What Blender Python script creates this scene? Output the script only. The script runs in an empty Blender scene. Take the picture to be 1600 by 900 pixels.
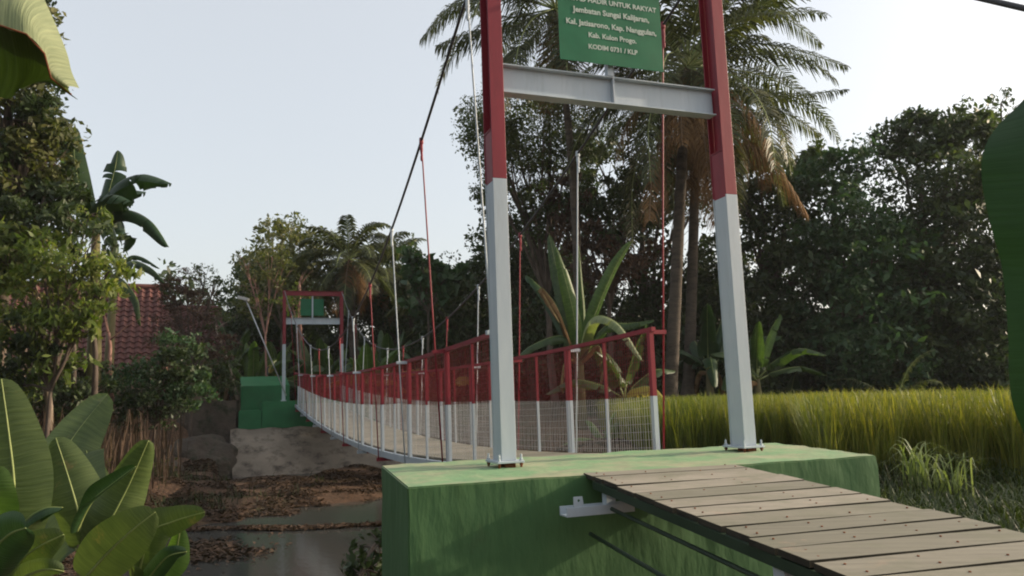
import bpy, math, random
import numpy as np
from mathutils import Vector, Matrix, noise as mnoise
from mathutils.interpolate import poly_3d_calc
random.seed(7); RNG=np.random.default_rng(11)
sc=bpy.context.scene; COL=sc.collection
R=math.radians
# ---------------------------------------------------------------- camera
CAMZ=.44; F=1215.5
Rc=Matrix.Rotation(R(90+8.24),3,'X')@Matrix.Rotation(R(-1.947),3,'Z')
cd=bpy.data.cameras.new('camera'); cam=bpy.data.objects.new('camera',cd); COL.objects.link(cam)
cam.matrix_world=Matrix.Translation((0,0,CAMZ))@Rc.to_4x4()
cd.sensor_width=36; cd.lens=F/1600*36; cd.clip_end=2000; cd.clip_start=.02
sc.camera=cam
# ---------------------------------------------------------------- light
SUN_AZ=12.5      # degrees above +X, towards +Y
SUN_EL=21.0
sc.world=bpy.data.worlds.new('World'); sc.world.use_nodes=True
wt=sc.world.node_tree; wt.nodes.clear()
sky=wt.nodes.new('ShaderNodeTexSky'); sky.sky_type='NISHITA'; sky.sun_disc=False
sky.sun_elevation=R(SUN_EL); sky.sun_rotation=R(90-SUN_AZ); sky.air_density=1.0; sky.dust_density=5; sky.ozone_density=1.2; sky.altitude=0
bg=wt.nodes.new('ShaderNodeBackground'); bg.inputs[1].default_value=.125
hz=wt.nodes.new('ShaderNodeMix'); hz.data_type='RGBA'; hz.blend_type='ADD'; hz.inputs[0].default_value=1; hz.inputs[7].default_value=(3.8,3.75,3.5,1)   # even pale haze over the clear sky
wo=wt.nodes.new('ShaderNodeOutputWorld'); wt.links.new(sky.outputs[0],hz.inputs[6]); wt.links.new(hz.outputs[2],bg.inputs[0]); wt.links.new(bg.outputs[0],wo.inputs[0])
sl=bpy.data.lights.new('sun','SUN'); sl.energy=5.0; sl.angle=R(.6); sl.color=(1,.83,.62)
so=bpy.data.objects.new('sun',sl); COL.objects.link(so)
tosun=Vector((math.cos(R(SUN_EL))*math.cos(R(SUN_AZ)),math.cos(R(SUN_EL))*math.sin(R(SUN_AZ)),math.sin(R(SUN_EL))))
so.rotation_euler=tosun.to_track_quat('Z','Y').to_euler(); so.location=(20,-10,30)
sc.view_settings.view_transform='Standard'; sc.view_settings.look='None'; sc.view_settings.gamma=1
sc.view_settings.exposure=.12
sc.render.engine='CYCLES'; sc.cycles.pixel_filter_type='BLACKMAN_HARRIS'; sc.cycles.filter_width=2.0
# ---------------------------------------------------------------- frames
TH=R(20.157)
U=Vector((math.cos(TH),math.sin(TH),0)); W=Vector((-math.sin(TH),math.cos(TH),0)); M0=Vector((.82144,5.75264,0)); ZZ=Vector((0,0,1))
def P(u,w,z): return M0+U*u+W*w+Vector((0,0,z))
def at(px,py,Y):
    d=Rc@Vector(((px-800)/F,-(py-450)/F,-1)); return Vector((0,0,CAMZ))+d*(Y/d.y)
def gx(px,Y): return at(px,620,Y).x
# ---------------------------------------------------------------- mesh builder
class MB:
    def __init__(s): s.v=[];s.f=[];s.m=[];s.uv=None
    def add(s,vs,fs,mi=0):
        o=len(s.v); s.v.extend([tuple(v) for v in vs]); s.f.extend([tuple(i+o for i in f) for f in fs]); s.m.extend([mi]*len(fs))
    def obox(s,c,ax,ay,az,mi=0):   # centre and three half axes
        c=Vector(c);vs=[c+ax*i+ay*j+az*k for k in(-1,1) for j in(-1,1) for i in(-1,1)]
        s.add(vs,[(0,2,3,1),(4,5,7,6),(0,1,5,4),(2,6,7,3),(0,4,6,2),(1,3,7,5)],mi)
    def ubox(s,u0,u1,w0,w1,z0,z1,mi=0):
        s.obox(P((u0+u1)/2,(w0+w1)/2,(z0+z1)/2),U*((u1-u0)/2),W*((w1-w0)/2),ZZ*((z1-z0)/2),mi)
    def bar(s,a,b,w,h,mi=0,up=ZZ):
        a=Vector(a);b=Vector(b);d=(b-a);L=d.length;d.normalize();sx=d.cross(up)
        if sx.length<1e-4: sx=d.cross(Vector((1,0,0)))
        sx.normalize();sy=sx.cross(d)
        s.obox((a+b)/2,d*(L/2),sx*(w/2),sy*(h/2),mi)
    def tube(s,pts,rad,n=8,mi=0,cap=True):
        pts=[Vector(p) for p in pts]
        if not hasattr(rad,'__len__'): rad=[rad]*len(pts)
        o=len(s.v); prev=None
        for i,p in enumerate(pts):
            t=(pts[min(i+1,len(pts)-1)]-pts[max(i-1,0)]); t.normalize()
            if prev is None:
                a=t.cross(ZZ)
                if a.length<.1: a=t.cross(Vector((1,0,0)))
            else: a=prev-t*prev.dot(t)
            a.normalize(); prev=a; b=t.cross(a)
            for k in range(n):
                an=2*math.pi*k/n; s.v.append(tuple(p+(a*math.cos(an)+b*math.sin(an))*rad[i]))
        for i in range(len(pts)-1):
            for k in range(n):
                k2=(k+1)%n; s.f.append((o+i*n+k,o+i*n+k2,o+(i+1)*n+k2,o+(i+1)*n+k)); s.m.append(mi)
        if cap:
            s.f.append(tuple(o+k for k in range(n))[::-1]); s.m.append(mi)
            e=o+(len(pts)-1)*n; s.f.append(tuple(e+k for k in range(n))); s.m.append(mi)
    def grid(s,rows,mi=0):
        o=len(s.v);n=len(rows[0])
        for r in rows: s.v.extend([tuple(p) for p in r])
        for i in range(len(rows)-1):
            for j in range(n-1):
                s.f.append((o+i*n+j,o+i*n+j+1,o+(i+1)*n+j+1,o+(i+1)*n+j)); s.m.append(mi)
    def build(s,name,mats,parent=None,smooth=False,bevel=0,loc=None):
        me=bpy.data.meshes.new(name)
        off=parent_world(parent) if parent else Vector(loc or (0,0,0))
        v=np.array(s.v,dtype=np.float64).reshape(-1,3)-np.array(off)
        me.from_pydata(v.tolist(),[],s.f)
        if not isinstance(mats,(list,tuple)): mats=[mats]
        for m in mats: me.materials.append(m)
        if len(mats)>1: me.polygons.foreach_set('material_index',s.m)
        if smooth: me.polygons.foreach_set('use_smooth',[True]*len(me.polygons))
        if s.uv: 
            l=me.uv_layers.new(name='UVMap'); vi=np.zeros(len(me.loops),dtype=np.int32); me.loops.foreach_get('vertex_index',vi)
            l.data.foreach_set('uv',np.array(s.uv,dtype=np.float32)[vi].ravel())
        me.update()
        o=bpy.data.objects.new(name,me); COL.objects.link(o)
        if parent: o.parent=parent
        elif loc: o.location=loc
        if bevel:
            b=o.modifiers.new('bevel','BEVEL'); b.width=bevel; b.segments=2; b.limit_method='ANGLE'
        return o
def parent_world(p):
    v=Vector(p.location)
    while p.parent: p=p.parent; v=v+Vector(p.location)
    return v
def np_mesh(name,V,Fq,mats,parent=None,k=4,loc=None,matidx=None):
    """V (n,3) world, Fq (m,k) faces"""
    off=np.array(parent_world(parent)) if parent else np.array(loc or (0,0,0))
    V=np.asarray(V,dtype=np.float64)-off; Fq=np.asarray(Fq,dtype=np.int32)
    me=bpy.data.meshes.new(name); me.vertices.add(len(V)); me.vertices.foreach_set('co',V.astype(np.float32).ravel())
    me.loops.add(Fq.size); me.loops.foreach_set('vertex_index',Fq.ravel())
    me.polygons.add(len(Fq)); me.polygons.foreach_set('loop_start',np.arange(0,Fq.size,k,dtype=np.int32))
    me.polygons.foreach_set('loop_total',np.full(len(Fq),k,dtype=np.int32))
    if not isinstance(mats,(list,tuple)): mats=[mats]
    for m in mats: me.materials.append(m)
    if matidx is not None: me.polygons.foreach_set('material_index',np.asarray(matidx,dtype=np.int32))
    me.update(calc_edges=True)
    o=bpy.data.objects.new(name,me); COL.objects.link(o)
    if parent: o.parent=parent
    elif loc: o.location=loc
    return o
def tag(o,label=None,cat=None,group=None,kind=None):
    if label:o['label']=label
    if cat:o['category']=cat
    if group:o['group']=group
    if kind:o['kind']=kind
    return o
def thing(name,loc,label,cat,group=None):
    o=bpy.data.objects.new(name,None); COL.objects.link(o); o.location=loc; o.empty_display_size=.2
    return tag(o,label,cat,group)
# ---------------------------------------------------------------- materials
def lin(c): return tuple(((x/255)/12.92 if x/255<=.04045 else ((x/255+.055)/1.055)**2.4) for x in c)
def newmat(name):
    m=bpy.data.materials.new(name); m.use_nodes=True; nt=m.node_tree; nt.nodes.clear()
    out=nt.nodes.new('ShaderNodeOutputMaterial'); return m,nt,out
def N(nt,t,**k):
    n=nt.nodes.new(t)
    for a,b in k.items():
        if a in n.bl_rna.properties.keys(): setattr(n,a,b)
        else: n.inputs[a].default_value=b
    return n
def noise_fac(nt,scale,detail=4,rough=.6,stretch=None,coord='Object'):
    tc=nt.nodes.new('ShaderNodeTexCoord'); mp=nt.nodes.new('ShaderNodeMapping')
    nt.links.new(tc.outputs[coord],mp.inputs[0])
    if stretch: mp.inputs['Scale'].default_value=stretch
    n=nt.nodes.new('ShaderNodeTexNoise'); n.inputs['Scale'].default_value=scale; n.inputs['Detail'].default_value=detail; n.inputs['Roughness'].default_value=rough
    nt.links.new(mp.outputs[0],n.inputs['Vector']); return n.outputs[0]
def ramp(nt,fac,stops):
    r=nt.nodes.new('ShaderNodeValToRGB'); nt.links.new(fac,r.inputs[0]); e=r.color_ramp.elements
    while len(e)<len(stops): e.new(.5)
    for x,(p,c) in zip(e,stops): x.position=p; x.color=(*c,1) if len(c)==3 else c
    return r.outputs[0]
def mix(nt,fac,a,b,mode='MIX'):
    m=nt.nodes.new('ShaderNodeMix'); m.data_type='RGBA'; m.blend_type=mode
    for sck,v in ((m.inputs[0],fac),(m.inputs[6],a),(m.inputs[7],b)):
        if hasattr(v,'is_linked') or hasattr(v,'links'): nt.links.new(v,sck)
        else: sck.default_value=v if not isinstance(v,tuple) else (*v[:3],1)
    return m.outputs[2]
def bump(nt,h,strength,dist):
    b=nt.nodes.new('ShaderNodeBump'); b.inputs['Strength'].default_value=strength; b.inputs['Distance'].default_value=dist; nt.links.new(h,b.inputs['Height']); return b.outputs[0]
def rough_mat(name,c1,c2,scale=3,rough=.8,bs=.3,bd=.01,bscale=30,stretch=None,spec=.3,c3=None,metal=0,sc3=12,pos3=(.6,.72)):
    m,nt,out=newmat(name); p=nt.nodes.new('ShaderNodeBsdfPrincipled'); nt.links.new(p.outputs[0],out.inputs[0])
    f=noise_fac(nt,scale,6,.65,stretch); col=ramp(nt,f,[(.32,c1),(.68,c2)])
    if c3:
        f3=noise_fac(nt,sc3,8,.7,stretch); fr=ramp(nt,f3,[(pos3[0],(0,0,0)),(pos3[1],(1,1,1))]); col=mix(nt,fr,col,c3)
    nt.links.new(col,p.inputs['Base Color']); p.inputs['Roughness'].default_value=rough
    p.inputs['Specular IOR Level'].default_value=spec; p.inputs['Metallic'].default_value=metal
    if bs: nt.links.new(bump(nt,noise_fac(nt,bscale,5,.6,stretch),bs,bd),p.inputs['Normal'])
    return m
def leaf_mat(name,cols,transl=.35,rough=.5,tcol=None,spec=.3,nscale=.6):
    """cols: stops of a colour range, one value per leaf plus a slow drift over the crown"""
    m,nt,out=newmat(name)
    g=nt.nodes.new('ShaderNodeNewGeometry')
    f=noise_fac(nt,nscale,3,.6)
    ad=nt.nodes.new('ShaderNodeMath'); ad.operation='MULTIPLY_ADD'; nt.links.new(g.outputs['Random Per Island'],ad.inputs[0]); ad.inputs[1].default_value=.65
    sb=nt.nodes.new('ShaderNodeMath'); sb.operation='MULTIPLY_ADD'; nt.links.new(f,sb.inputs[0]); sb.inputs[1].default_value=1.7; sb.inputs[2].default_value=-.68
    nt.links.new(sb.outputs[0],ad.inputs[2])
    n=len(cols); col=ramp(nt,ad.outputs[0],[(i/(n-1),c) for i,c in enumerate(cols)])
    p=nt.nodes.new('ShaderNodeBsdfPrincipled'); nt.links.new(col,p.inputs['Base Color']); p.inputs['Roughness'].default_value=rough; p.inputs['Specular IOR Level'].default_value=spec
    t=nt.nodes.new('ShaderNodeBsdfTranslucent')
    tc=mix(nt,1.0,col,tcol or (1.5,1.7,.7),'MULTIPLY'); nt.links.new(tc,t.inputs[0])
    ms=nt.nodes.new('ShaderNodeMixShader'); ms.inputs[0].default_value=transl
    nt.links.new(p.outputs[0],ms.inputs[1]); nt.links.new(t.outputs[0],ms.inputs[2]); nt.links.new(ms.outputs[0],out.inputs[0])
    return m
def blade_mat(name,c1,c2,transl=.3,rough=.42,spots=None,spotpos=(.62,.75),vein=1.0):
    """big banana blade with fine side veins that follow the leaf (UV: x along, y across)"""
    m,nt,out=newmat(name)
    tc=nt.nodes.new('ShaderNodeTexCoord'); uv=nt.nodes.new('ShaderNodeUVMap')
    mp=nt.nodes.new('ShaderNodeMapping'); mp.inputs['Scale'].default_value=(60,1.2,1); nt.links.new(uv.outputs[0],mp.inputs[0])
    n=nt.nodes.new('ShaderNodeTexNoise'); n.inputs['Scale'].default_value=1; n.inputs['Detail'].default_value=3; nt.links.new(mp.outputs[0],n.inputs['Vector'])
    f=noise_fac(nt,5,5,.6); col=ramp(nt,f,[(.3,c1),(.7,c2)])
    vn=ramp(nt,n.outputs[0],[(.3,(1-.28*vein,1-.25*vein,1-.3*vein)),(.7,(1+.18*vein,1+.15*vein,1+.1*vein))]); col=mix(nt,1.0,col,vn,'MULTIPLY')
    if spots:
        fr=ramp(nt,noise_fac(nt,9,8,.7),[(spotpos[0],(0,0,0)),(spotpos[1],(1,1,1))]); col=mix(nt,fr,col,spots)
    p=nt.nodes.new('ShaderNodeBsdfPrincipled'); nt.links.new(col,p.inputs['Base Color']); p.inputs['Roughness'].default_value=rough; p.inputs['Specular IOR Level'].default_value=.35
    nt.links.new(bump(nt,n.outputs[0],.35*vein,.01),p.inputs['Normal'])
    t=nt.nodes.new('ShaderNodeBsdfTranslucent'); nt.links.new(mix(nt,1.0,col,(1.5,1.7,.6),'MULTIPLY'),t.inputs[0])
    ms=nt.nodes.new('ShaderNodeMixShader'); ms.inputs[0].default_value=transl
    nt.links.new(p.outputs[0],ms.inputs[1]); nt.links.new(t.outputs[0],ms.inputs[2]); nt.links.new(ms.outputs[0],out.inputs[0])
    return m
M={}
M['white']=rough_mat('white_paint',(.50,.54,.56),(.60,.63,.63),scale=5,rough=.45,bs=.08,bd=.004,bscale=25,stretch=(1,1,.25),spec=.45,c3=(.44,.45,.44),sc3=9,pos3=(.62,.85))
def worn_paint(name,c1,c2,grime,rust):
    m,nt,out=newmat(name); p=nt.nodes.new('ShaderNodeBsdfPrincipled'); nt.links.new(p.outputs[0],out.inputs[0])
    c=ramp(nt,noise_fac(nt,4,6,.7,(1,1,.22)),[(.3,c1),(.7,c2)])
    c=mix(nt,ramp(nt,noise_fac(nt,13,8,.75,(1,1,.12)),[(.55,(0,0,0)),(.75,(.6,.6,.6))]),c,grime)
    c=mix(nt,ramp(nt,noise_fac(nt,34,8,.8,(1,1,.6)),[(.70,(0,0,0)),(.74,(.85,.85,.85))]),c,rust)
    nt.links.new(c,p.inputs['Base Color']); p.inputs['Roughness'].default_value=.5; p.inputs['Specular IOR Level'].default_value=.4
    nt.links.new(bump(nt,noise_fac(nt,16,5,.6,(1,1,.3)),.22,.006),p.inputs['Normal']); return m
M['white']=worn_paint('white_paint',(.37,.43,.48),(.47,.52,.56),(.28,.31,.33),(.20,.12,.08))
M['red']=worn_paint('red_paint',(.17,.011,.022),(.25,.018,.03),(.13,.014,.02),(.30,.06,.06))
M['mesh_red']=rough_mat('red_mesh_paint',(.12,.010,.013),(.17,.014,.018),scale=6,rough=.5,bs=0)
M['mesh_white']=rough_mat('white_mesh_paint',(.42,.41,.40),(.52,.50,.48),scale=6,rough=.5,bs=0)
M['rust']=rough_mat('rusty_steel',(.10,.035,.018),(.22,.075,.03),scale=20,rough=.9,bs=.5,bd=.004,bscale=60)
M['steel']=rough_mat('dark_steel_rope',(.03,.03,.033),(.06,.058,.06),scale=60,rough=.55,bs=.4,bd=.003,bscale=200,spec=.4)
M['galv']=rough_mat('galvanised_steel',(.35,.36,.37),(.45,.46,.46),scale=20,rough=.45,bs=0,metal=.5)
M['sign']=rough_mat('green_sign_paint',(.008,.105,.045),(.012,.145,.064),scale=3,rough=.5,bs=.05,bd=.003,bscale=12,spec=.3)
M['lettering']=rough_mat('pale_lettering_paint',(.42,.5,.44),(.5,.56,.5),scale=30,rough=.5,bs=0)
M['green_dark']=rough_mat('far_pier_green_paint',(.018,.12,.045),(.026,.16,.062),scale=2,rough=.6,bs=.2,bd=.01,bscale=20,c3=(.018,.09,.036),sc3=5)
M['concrete']=rough_mat('old_concrete',(.15,.125,.10),(.28,.235,.185),scale=.8,rough=.9,bs=.25,bd=.02,bscale=6,c3=(.05,.04,.032),sc3=2.2,pos3=(.5,.68))
M['rock']=rough_mat('bank_rock',(.05,.04,.032),(.10,.08,.062),scale=1.6,rough=.95,bs=.9,bd=.12,bscale=4,c3=(.03,.035,.02),sc3=3,pos3=(.5,.65))
M['bark']=rough_mat('tree_bark',(.05,.038,.03),(.13,.10,.08),scale=8,rough=.9,bs=.6,bd=.02,bscale=20,stretch=(1,1,.3))
M['bark_pale']=rough_mat('pale_bark',(.14,.11,.08),(.28,.22,.17),scale=6,rough=.9,bs=.5,bd=.02,bscale=20,stretch=(1,1,.3))
M['bark_pink']=rough_mat('reddish_bark',(.20,.10,.08),(.34,.2,.16),scale=6,rough=.9,bs=.5,bd=.02,bscale=20,stretch=(1,1,.3))
M['palm_bark']=rough_mat('coconut_bark',(.035,.028,.022),(.10,.078,.06),scale=2.5,rough=.9,bs=.8,bd=.03,bscale=6,stretch=(1,1,2.5))
M['banana_stem']=rough_mat('banana_stem_sheath',(.09,.07,.035),(.16,.15,.06),scale=5,rough=.7,bs=.4,bd=.01,bscale=14,stretch=(1,1,.2),c3=(.05,.03,.02),sc3=6)
M['midrib']=rough_mat('pale_midrib',(.17,.22,.07),(.26,.30,.11),scale=10,rough=.5,bs=0)
M['dry']=leaf_mat('dry_frond',[(.08,.045,.02),(.16,.095,.045),(.25,.16,.085)],.2,.85,(1,.9,.7),spec=.1)
M['blade']=blade_mat('banana_blade',(.035,.066,.026),(.058,.098,.036),.3,spots=(.10,.11,.04),spotpos=(.66,.8))
M['blade_bright']=blade_mat('banana_blade_bright',(.065,.12,.03),(.10,.165,.045),.4,spots=(.2,.22,.06),spotpos=(.62,.78))
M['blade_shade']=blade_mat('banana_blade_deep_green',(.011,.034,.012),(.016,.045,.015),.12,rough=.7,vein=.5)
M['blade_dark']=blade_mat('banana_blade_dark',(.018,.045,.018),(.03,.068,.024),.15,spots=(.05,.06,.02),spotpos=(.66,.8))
M['blade_near']=blade_mat('banana_blade_young',(.06,.09,.033),(.098,.132,.048),.28,spots=(.17,.14,.06),spotpos=(.6,.72))
M['blade_pale']=blade_mat('banana_blade_bloom',(.19,.23,.13),(.26,.29,.17),.25,rough=.6,spots=(.28,.15,.07),spotpos=(.72,.85))
M['blade_under']=blade_mat('banana_blade_underside',(.028,.055,.014),(.045,.075,.02),.12,rough=.7)
M['blade_yellow']=blade_mat('banana_blade_yellow',(.28,.23,.06),(.4,.33,.1),.4,spots=(.2,.11,.04),spotpos=(.58,.7))
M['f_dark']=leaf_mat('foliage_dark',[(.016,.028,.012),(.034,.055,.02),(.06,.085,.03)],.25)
M['f_mid']=leaf_mat('foliage_mid',[(.025,.04,.016),(.05,.072,.025),(.085,.105,.036)],.32)
M['f_olive']=leaf_mat('foliage_olive',[(.05,.06,.02),(.09,.10,.035),(.16,.15,.055)],.35)
M['f_yel']=leaf_mat('foliage_yellow_green',[(.05,.08,.02),(.10,.14,.03),(.20,.21,.05)],.4)
M['f_red']=leaf_mat('foliage_red_brown',[(.035,.024,.018),(.07,.042,.03),(.13,.08,.05)],.3,tcol=(1.4,1.1,.7))
M['f_blue']=leaf_mat('foliage_cool_green',[(.025,.06,.03),(.045,.09,.04),(.075,.12,.055)],.3)
M['f_palm']=leaf_mat('palm_leaflets',[(.022,.03,.013),(.05,.062,.025),(.13,.13,.06)],.3,rough=.5,spec=.3,nscale=.3)
M['rice']=leaf_mat('rice_blades',[(.045,.085,.02),(.14,.175,.035),(.30,.295,.075)],.4,nscale=.25,tcol=(1.5,1.4,.5))
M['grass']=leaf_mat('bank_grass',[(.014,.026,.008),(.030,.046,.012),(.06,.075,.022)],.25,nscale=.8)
M['grass_pale']=leaf_mat('long_pale_grass',[(.10,.14,.05),(.18,.22,.09),(.3,.33,.17)],.3)
M['litter']=leaf_mat('fallen_leaves',[(.03,.021,.015),(.07,.045,.03),(.14,.085,.055)],.1,rough=.85,nscale=2)
def paint_concrete():
    m,nt,out=newmat('green_painted_plaster'); p=nt.nodes.new('ShaderNodeBsdfPrincipled'); nt.links.new(p.outputs[0],out.inputs[0])
    base=ramp(nt,noise_fac(nt,2.2,6,.7,(1,1,.5)),[(.3,(.044,.106,.040)),(.7,(.066,.145,.056))])
    streak=ramp(nt,noise_fac(nt,7,6,.7,(1,1,.14)),[(.5,(1,1,1)),(.8,(.74,.76,.72))]); base=mix(nt,1.0,base,streak,'MULTIPLY')
    chip=ramp(nt,noise_fac(nt,22,8,.8),[(.68,(0,0,0)),(.71,(.8,.8,.8))]); base=mix(nt,chip,base,(.16,.19,.12))
    mud=ramp(nt,noise_fac(nt,3.5,8,.75,(1,1,.6)),[(.58,(0,0,0)),(.74,(.5,.5,.5))]); base=mix(nt,mud,base,(.05,.075,.03))
    tan=ramp(nt,noise_fac(nt,1.7,8,.7),[(.42,(.17,.29,.15)),(.60,(.29,.30,.19))])
    sp=ramp(nt,noise_fac(nt,26,6,.75),[(.6,(1,1,1)),(.72,(.66,.64,.55))]); tan=mix(nt,1.0,tan,sp,'MULTIPLY')
    g=nt.nodes.new('ShaderNodeNewGeometry'); sx=nt.nodes.new('ShaderNodeSeparateXYZ'); nt.links.new(g.outputs['True Normal'],sx.inputs[0])
    fr=ramp(nt,sx.outputs[2],[(.55,(0,0,0)),(.9,(1,1,1))])
    nt.links.new(mix(nt,fr,base,tan),p.inputs['Base Color']); p.inputs['Roughness'].default_value=.72; p.inputs['Specular IOR Level'].default_value=.25
    a=noise_fac(nt,9,4,.5,(1,1,.5)); b=noise_fac(nt,5,4,.6,(1.4,1.4,.35)); s=nt.nodes.new('ShaderNodeMath'); s.operation='ADD'; nt.links.new(a,s.inputs[0]); nt.links.new(b,s.inputs[1])
    nt.links.new(bump(nt,s.outputs[0],.4,.02),p.inputs['Normal']); return m
M['pier']=paint_concrete()
def plank_mat():
    m,nt,out=newmat('weathered_planks'); p=nt.nodes.new('ShaderNodeBsdfPrincipled'); nt.links.new(p.outputs[0],out.inputs[0])
    g=nt.nodes.new('ShaderNodeNewGeometry')
    c=ramp(nt,g.outputs['Random Per Island'],[(0,(.165,.16,.125)),(.5,(.225,.21,.17)),(1,(.29,.265,.22))])
    tc=nt.nodes.new('ShaderNodeTexCoord'); mp=nt.nodes.new('ShaderNodeMapping'); mp.inputs['Rotation'].default_value=(0,0,-R(15.6)); mp.inputs['Scale'].default_value=(1.5,22,10)
    nt.links.new(tc.outputs['Object'],mp.inputs[0]); n=nt.nodes.new('ShaderNodeTexNoise'); n.inputs['Scale'].default_value=1.6; n.inputs['Detail'].default_value=7; n.inputs['Roughness'].default_value=.65; nt.links.new(mp.outputs[0],n.inputs['Vector'])
    gr=ramp(nt,n.outputs[0],[(.3,(.74,.73,.72)),(.7,(1.12,1.1,1.08))]); c=mix(nt,1.0,c,gr,'MULTIPLY')
    st=ramp(nt,noise_fac(nt,3.2,8,.75),[(.47,(0,0,0)),(.72,(.75,.75,.75))]); c=mix(nt,st,c,(.135,.14,.09))
    st2=ramp(nt,noise_fac(nt,5,7,.7,(1,1,3)),[(.60,(0,0,0)),(.8,(.5,.5,.5))]); c=mix(nt,st2,c,(.42,.27,.2))
    nt.links.new(c,p.inputs['Base Color']); p.inputs['Roughness'].default_value=.78; p.inputs['Specular IOR Level'].default_value=.25
    nt.links.new(bump(nt,n.outputs[0],.5,.004),p.inputs['Normal']); return m
M['plank']=plank_mat()
def tile_mat():
    m,nt,out=newmat('clay_roof_tiles'); p=nt.nodes.new('ShaderNodeBsdfPrincipled'); nt.links.new(p.outputs[0],out.inputs[0])
    c=ramp(nt,noise_fac(nt,3,5,.7),[(.3,(.07,.024,.022)),(.7,(.13,.045,.036))])
    c=mix(nt,ramp(nt,noise_fac(nt,7,5,.7),[(.55,(0,0,0)),(.7,(.6,.6,.6))]),c,(.06,.045,.035))
    nt.links.new(c,p.inputs['Base Color']); p.inputs['Roughness'].default_value=.85; return m
M['tile']=tile_mat()
M['wall']=rough_mat('house_wall',(.16,.12,.09),(.27,.2,.15),scale=2,rough=.9,bs=.3,bd=.02,bscale=10)
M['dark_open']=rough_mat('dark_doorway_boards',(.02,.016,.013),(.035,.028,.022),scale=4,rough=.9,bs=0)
M['wood']=rough_mat('sawn_timber',(.12,.08,.05),(.22,.15,.1),scale=4,rough=.85,bs=.3,bd=.01,bscale=20,stretch=(1,1,.2))
def ground_mat():
    m,nt,out=newmat('ground_soil'); p=nt.nodes.new('ShaderNodeBsdfPrincipled'); nt.links.new(p.outputs[0],out.inputs[0])
    c=ramp(nt,noise_fac(nt,1.2,8,.7),[(.3,(.045,.03,.022)),(.55,(.10,.065,.045)),(.75,(.16,.10,.07))])
    c=mix(nt,ramp(nt,noise_fac(nt,16,8,.75),[(.5,(0,0,0)),(.62,(.8,.8,.8))]),c,(.20,.115,.07))
    c=mix(nt,ramp(nt,noise_fac(nt,.7,5,.6),[(.52,(0,0,0)),(.66,(.8,.8,.8))]),c,(.035,.05,.02))
    nt.links.new(c,p.inputs['Base Color']); p.inputs['Roughness'].default_value=.95; p.inputs['Specular IOR Level'].default_value=.15
    nt.links.new(bump(nt,noise_fac(nt,9,8,.7),.9,.06),p.inputs['Normal']); return m
M['ground']=ground_mat()
def water_mat():
    m,nt,out=newmat('river_water'); p=nt.nodes.new('ShaderNodeBsdfPrincipled'); nt.links.new(p.outputs[0],out.inputs[0])
    p.inputs['Base Color'].default_value=(.062,.063,.06,1); p.inputs['Roughness'].default_value=.09; p.inputs['IOR'].default_value=1.33
    nt.links.new(bump(nt,noise_fac(nt,14,4,.6,(1,.5,1)),.10,.02),p.inputs['Normal']); return m
M['water']=water_mat()
# ---------------------------------------------------------------- terrain
ctrl=[(0,-3,-1.1),(0,0,-1.15),(-2,0,-1.2),(3,0,-1.1),(0,3,-1.22),(-1.2,4,-1.35),(3,3,-1.0),(6,2,-.85),(1.5,5.5,-1.1),(3.2,6,-.85),(5,5.5,-.85),(8,6,-.8),(5,8,-.85),(7.5,8.6,-.8),
 (4.6,9.6,-.62),(8,10,-.6),(6,14,-.58),(12,15,-.58),(6,20,-.55),(15,25,-.5),(10,30,-.45),(3.4,13,-.6),(3.2,17,-.55),(4,25,-.3),(3,30,0),(-.3,6.6,-1.5),
 (1.2,8.2,-.95),(1.9,12,-.62),(1.6,16,-.5),(1.4,21,-.4),(.9,14,-.95),(-.9,8,-1.6),
 (-2.6,9,-1.95),(-3.3,11,-1.95),(-1.6,10.5,-1.9),(-2.4,7.5,-1.9),(-2.6,5,-1.9),(-2.9,3,-1.9),(-.6,12,-1.9),(-.6,15,-1.85),(-1.4,14.5,-1.8),(-2.6,15,-1.75),(-.5,18,-1.7),(.2,20,-1.5),
 (-4.8,9,-1.46),(-4.3,7,-1.42),(-3.9,5,-1.38),(-3.2,3.6,-1.36),(-5.2,12.2,-1.56),(-4.4,14.8,-1.54),(-6,15.5,-1.40),(-5,17,-1.36),(-3.9,18,-1.40),(-2.6,19,-1.45),(-6,20,-1.30),(-4.5,21.5,-1.2),(-2.5,21.5,-1.3),(-1,22,-1.2),
 (-6.5,12,-1.3),(-8,10,-1.2),(-8,14,-1.1),(-9,17,-.9),(-8.6,19.5,-1.15),(-8.6,21.5,-1.15),(-12,16,-.3),(-13,20,.2),(-12,10,-.9),(-20,15,.1),
 (-9.9,23.4,-.85),(-9.0,23.0,-.95),(-11,23.6,-.8),(-12.4,23.4,-.7),(-9.4,24.3,-.75),(-10.3,27,.6),(-9.6,25.8,.4),(-11.2,25.4,.6),(-12,25,.6),(-8,28,.6),(-4,29,.6),(0,30,.4),(5,36,.3),(-15,35,.7),(-1.5,27,.3),(0,26,-.2),(-3,25,-1.3)]
ctrl+=[tuple(P(u,w,0).xy)+(z,) for u in (-2.6,-1.6,-.6,.5,1.6,2.8) for w,z in ((17.6,-1.45),(18.6,-1.62),(19.6,-1.9),(20.6,-1.7),(21.5,-1.0),(22.6,-.6))]
CT=np.array(ctrl)
def hgt(x,y):
    x=np.asarray(x,float);y=np.asarray(y,float)
    d2=(x[...,None]-CT[:,0])**2+(y[...,None]-CT[:,1])**2+.05
    w=d2**-2.2; h=(w*CT[:,2]).sum(-1)/w.sum(-1)
    return h+.04*np.sin(x*2.3+1.1*np.sin(y*1.9))*np.cos(y*1.7)+.02*np.sin(5.1*x+3.7*y)
def axis(lo,hi,step,far,n=14):
    a=np.arange(lo,hi+1e-6,step); e=np.geomspace(step*2,far,n)
    return np.concatenate([lo-e[::-1],a,hi+e])
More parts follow.
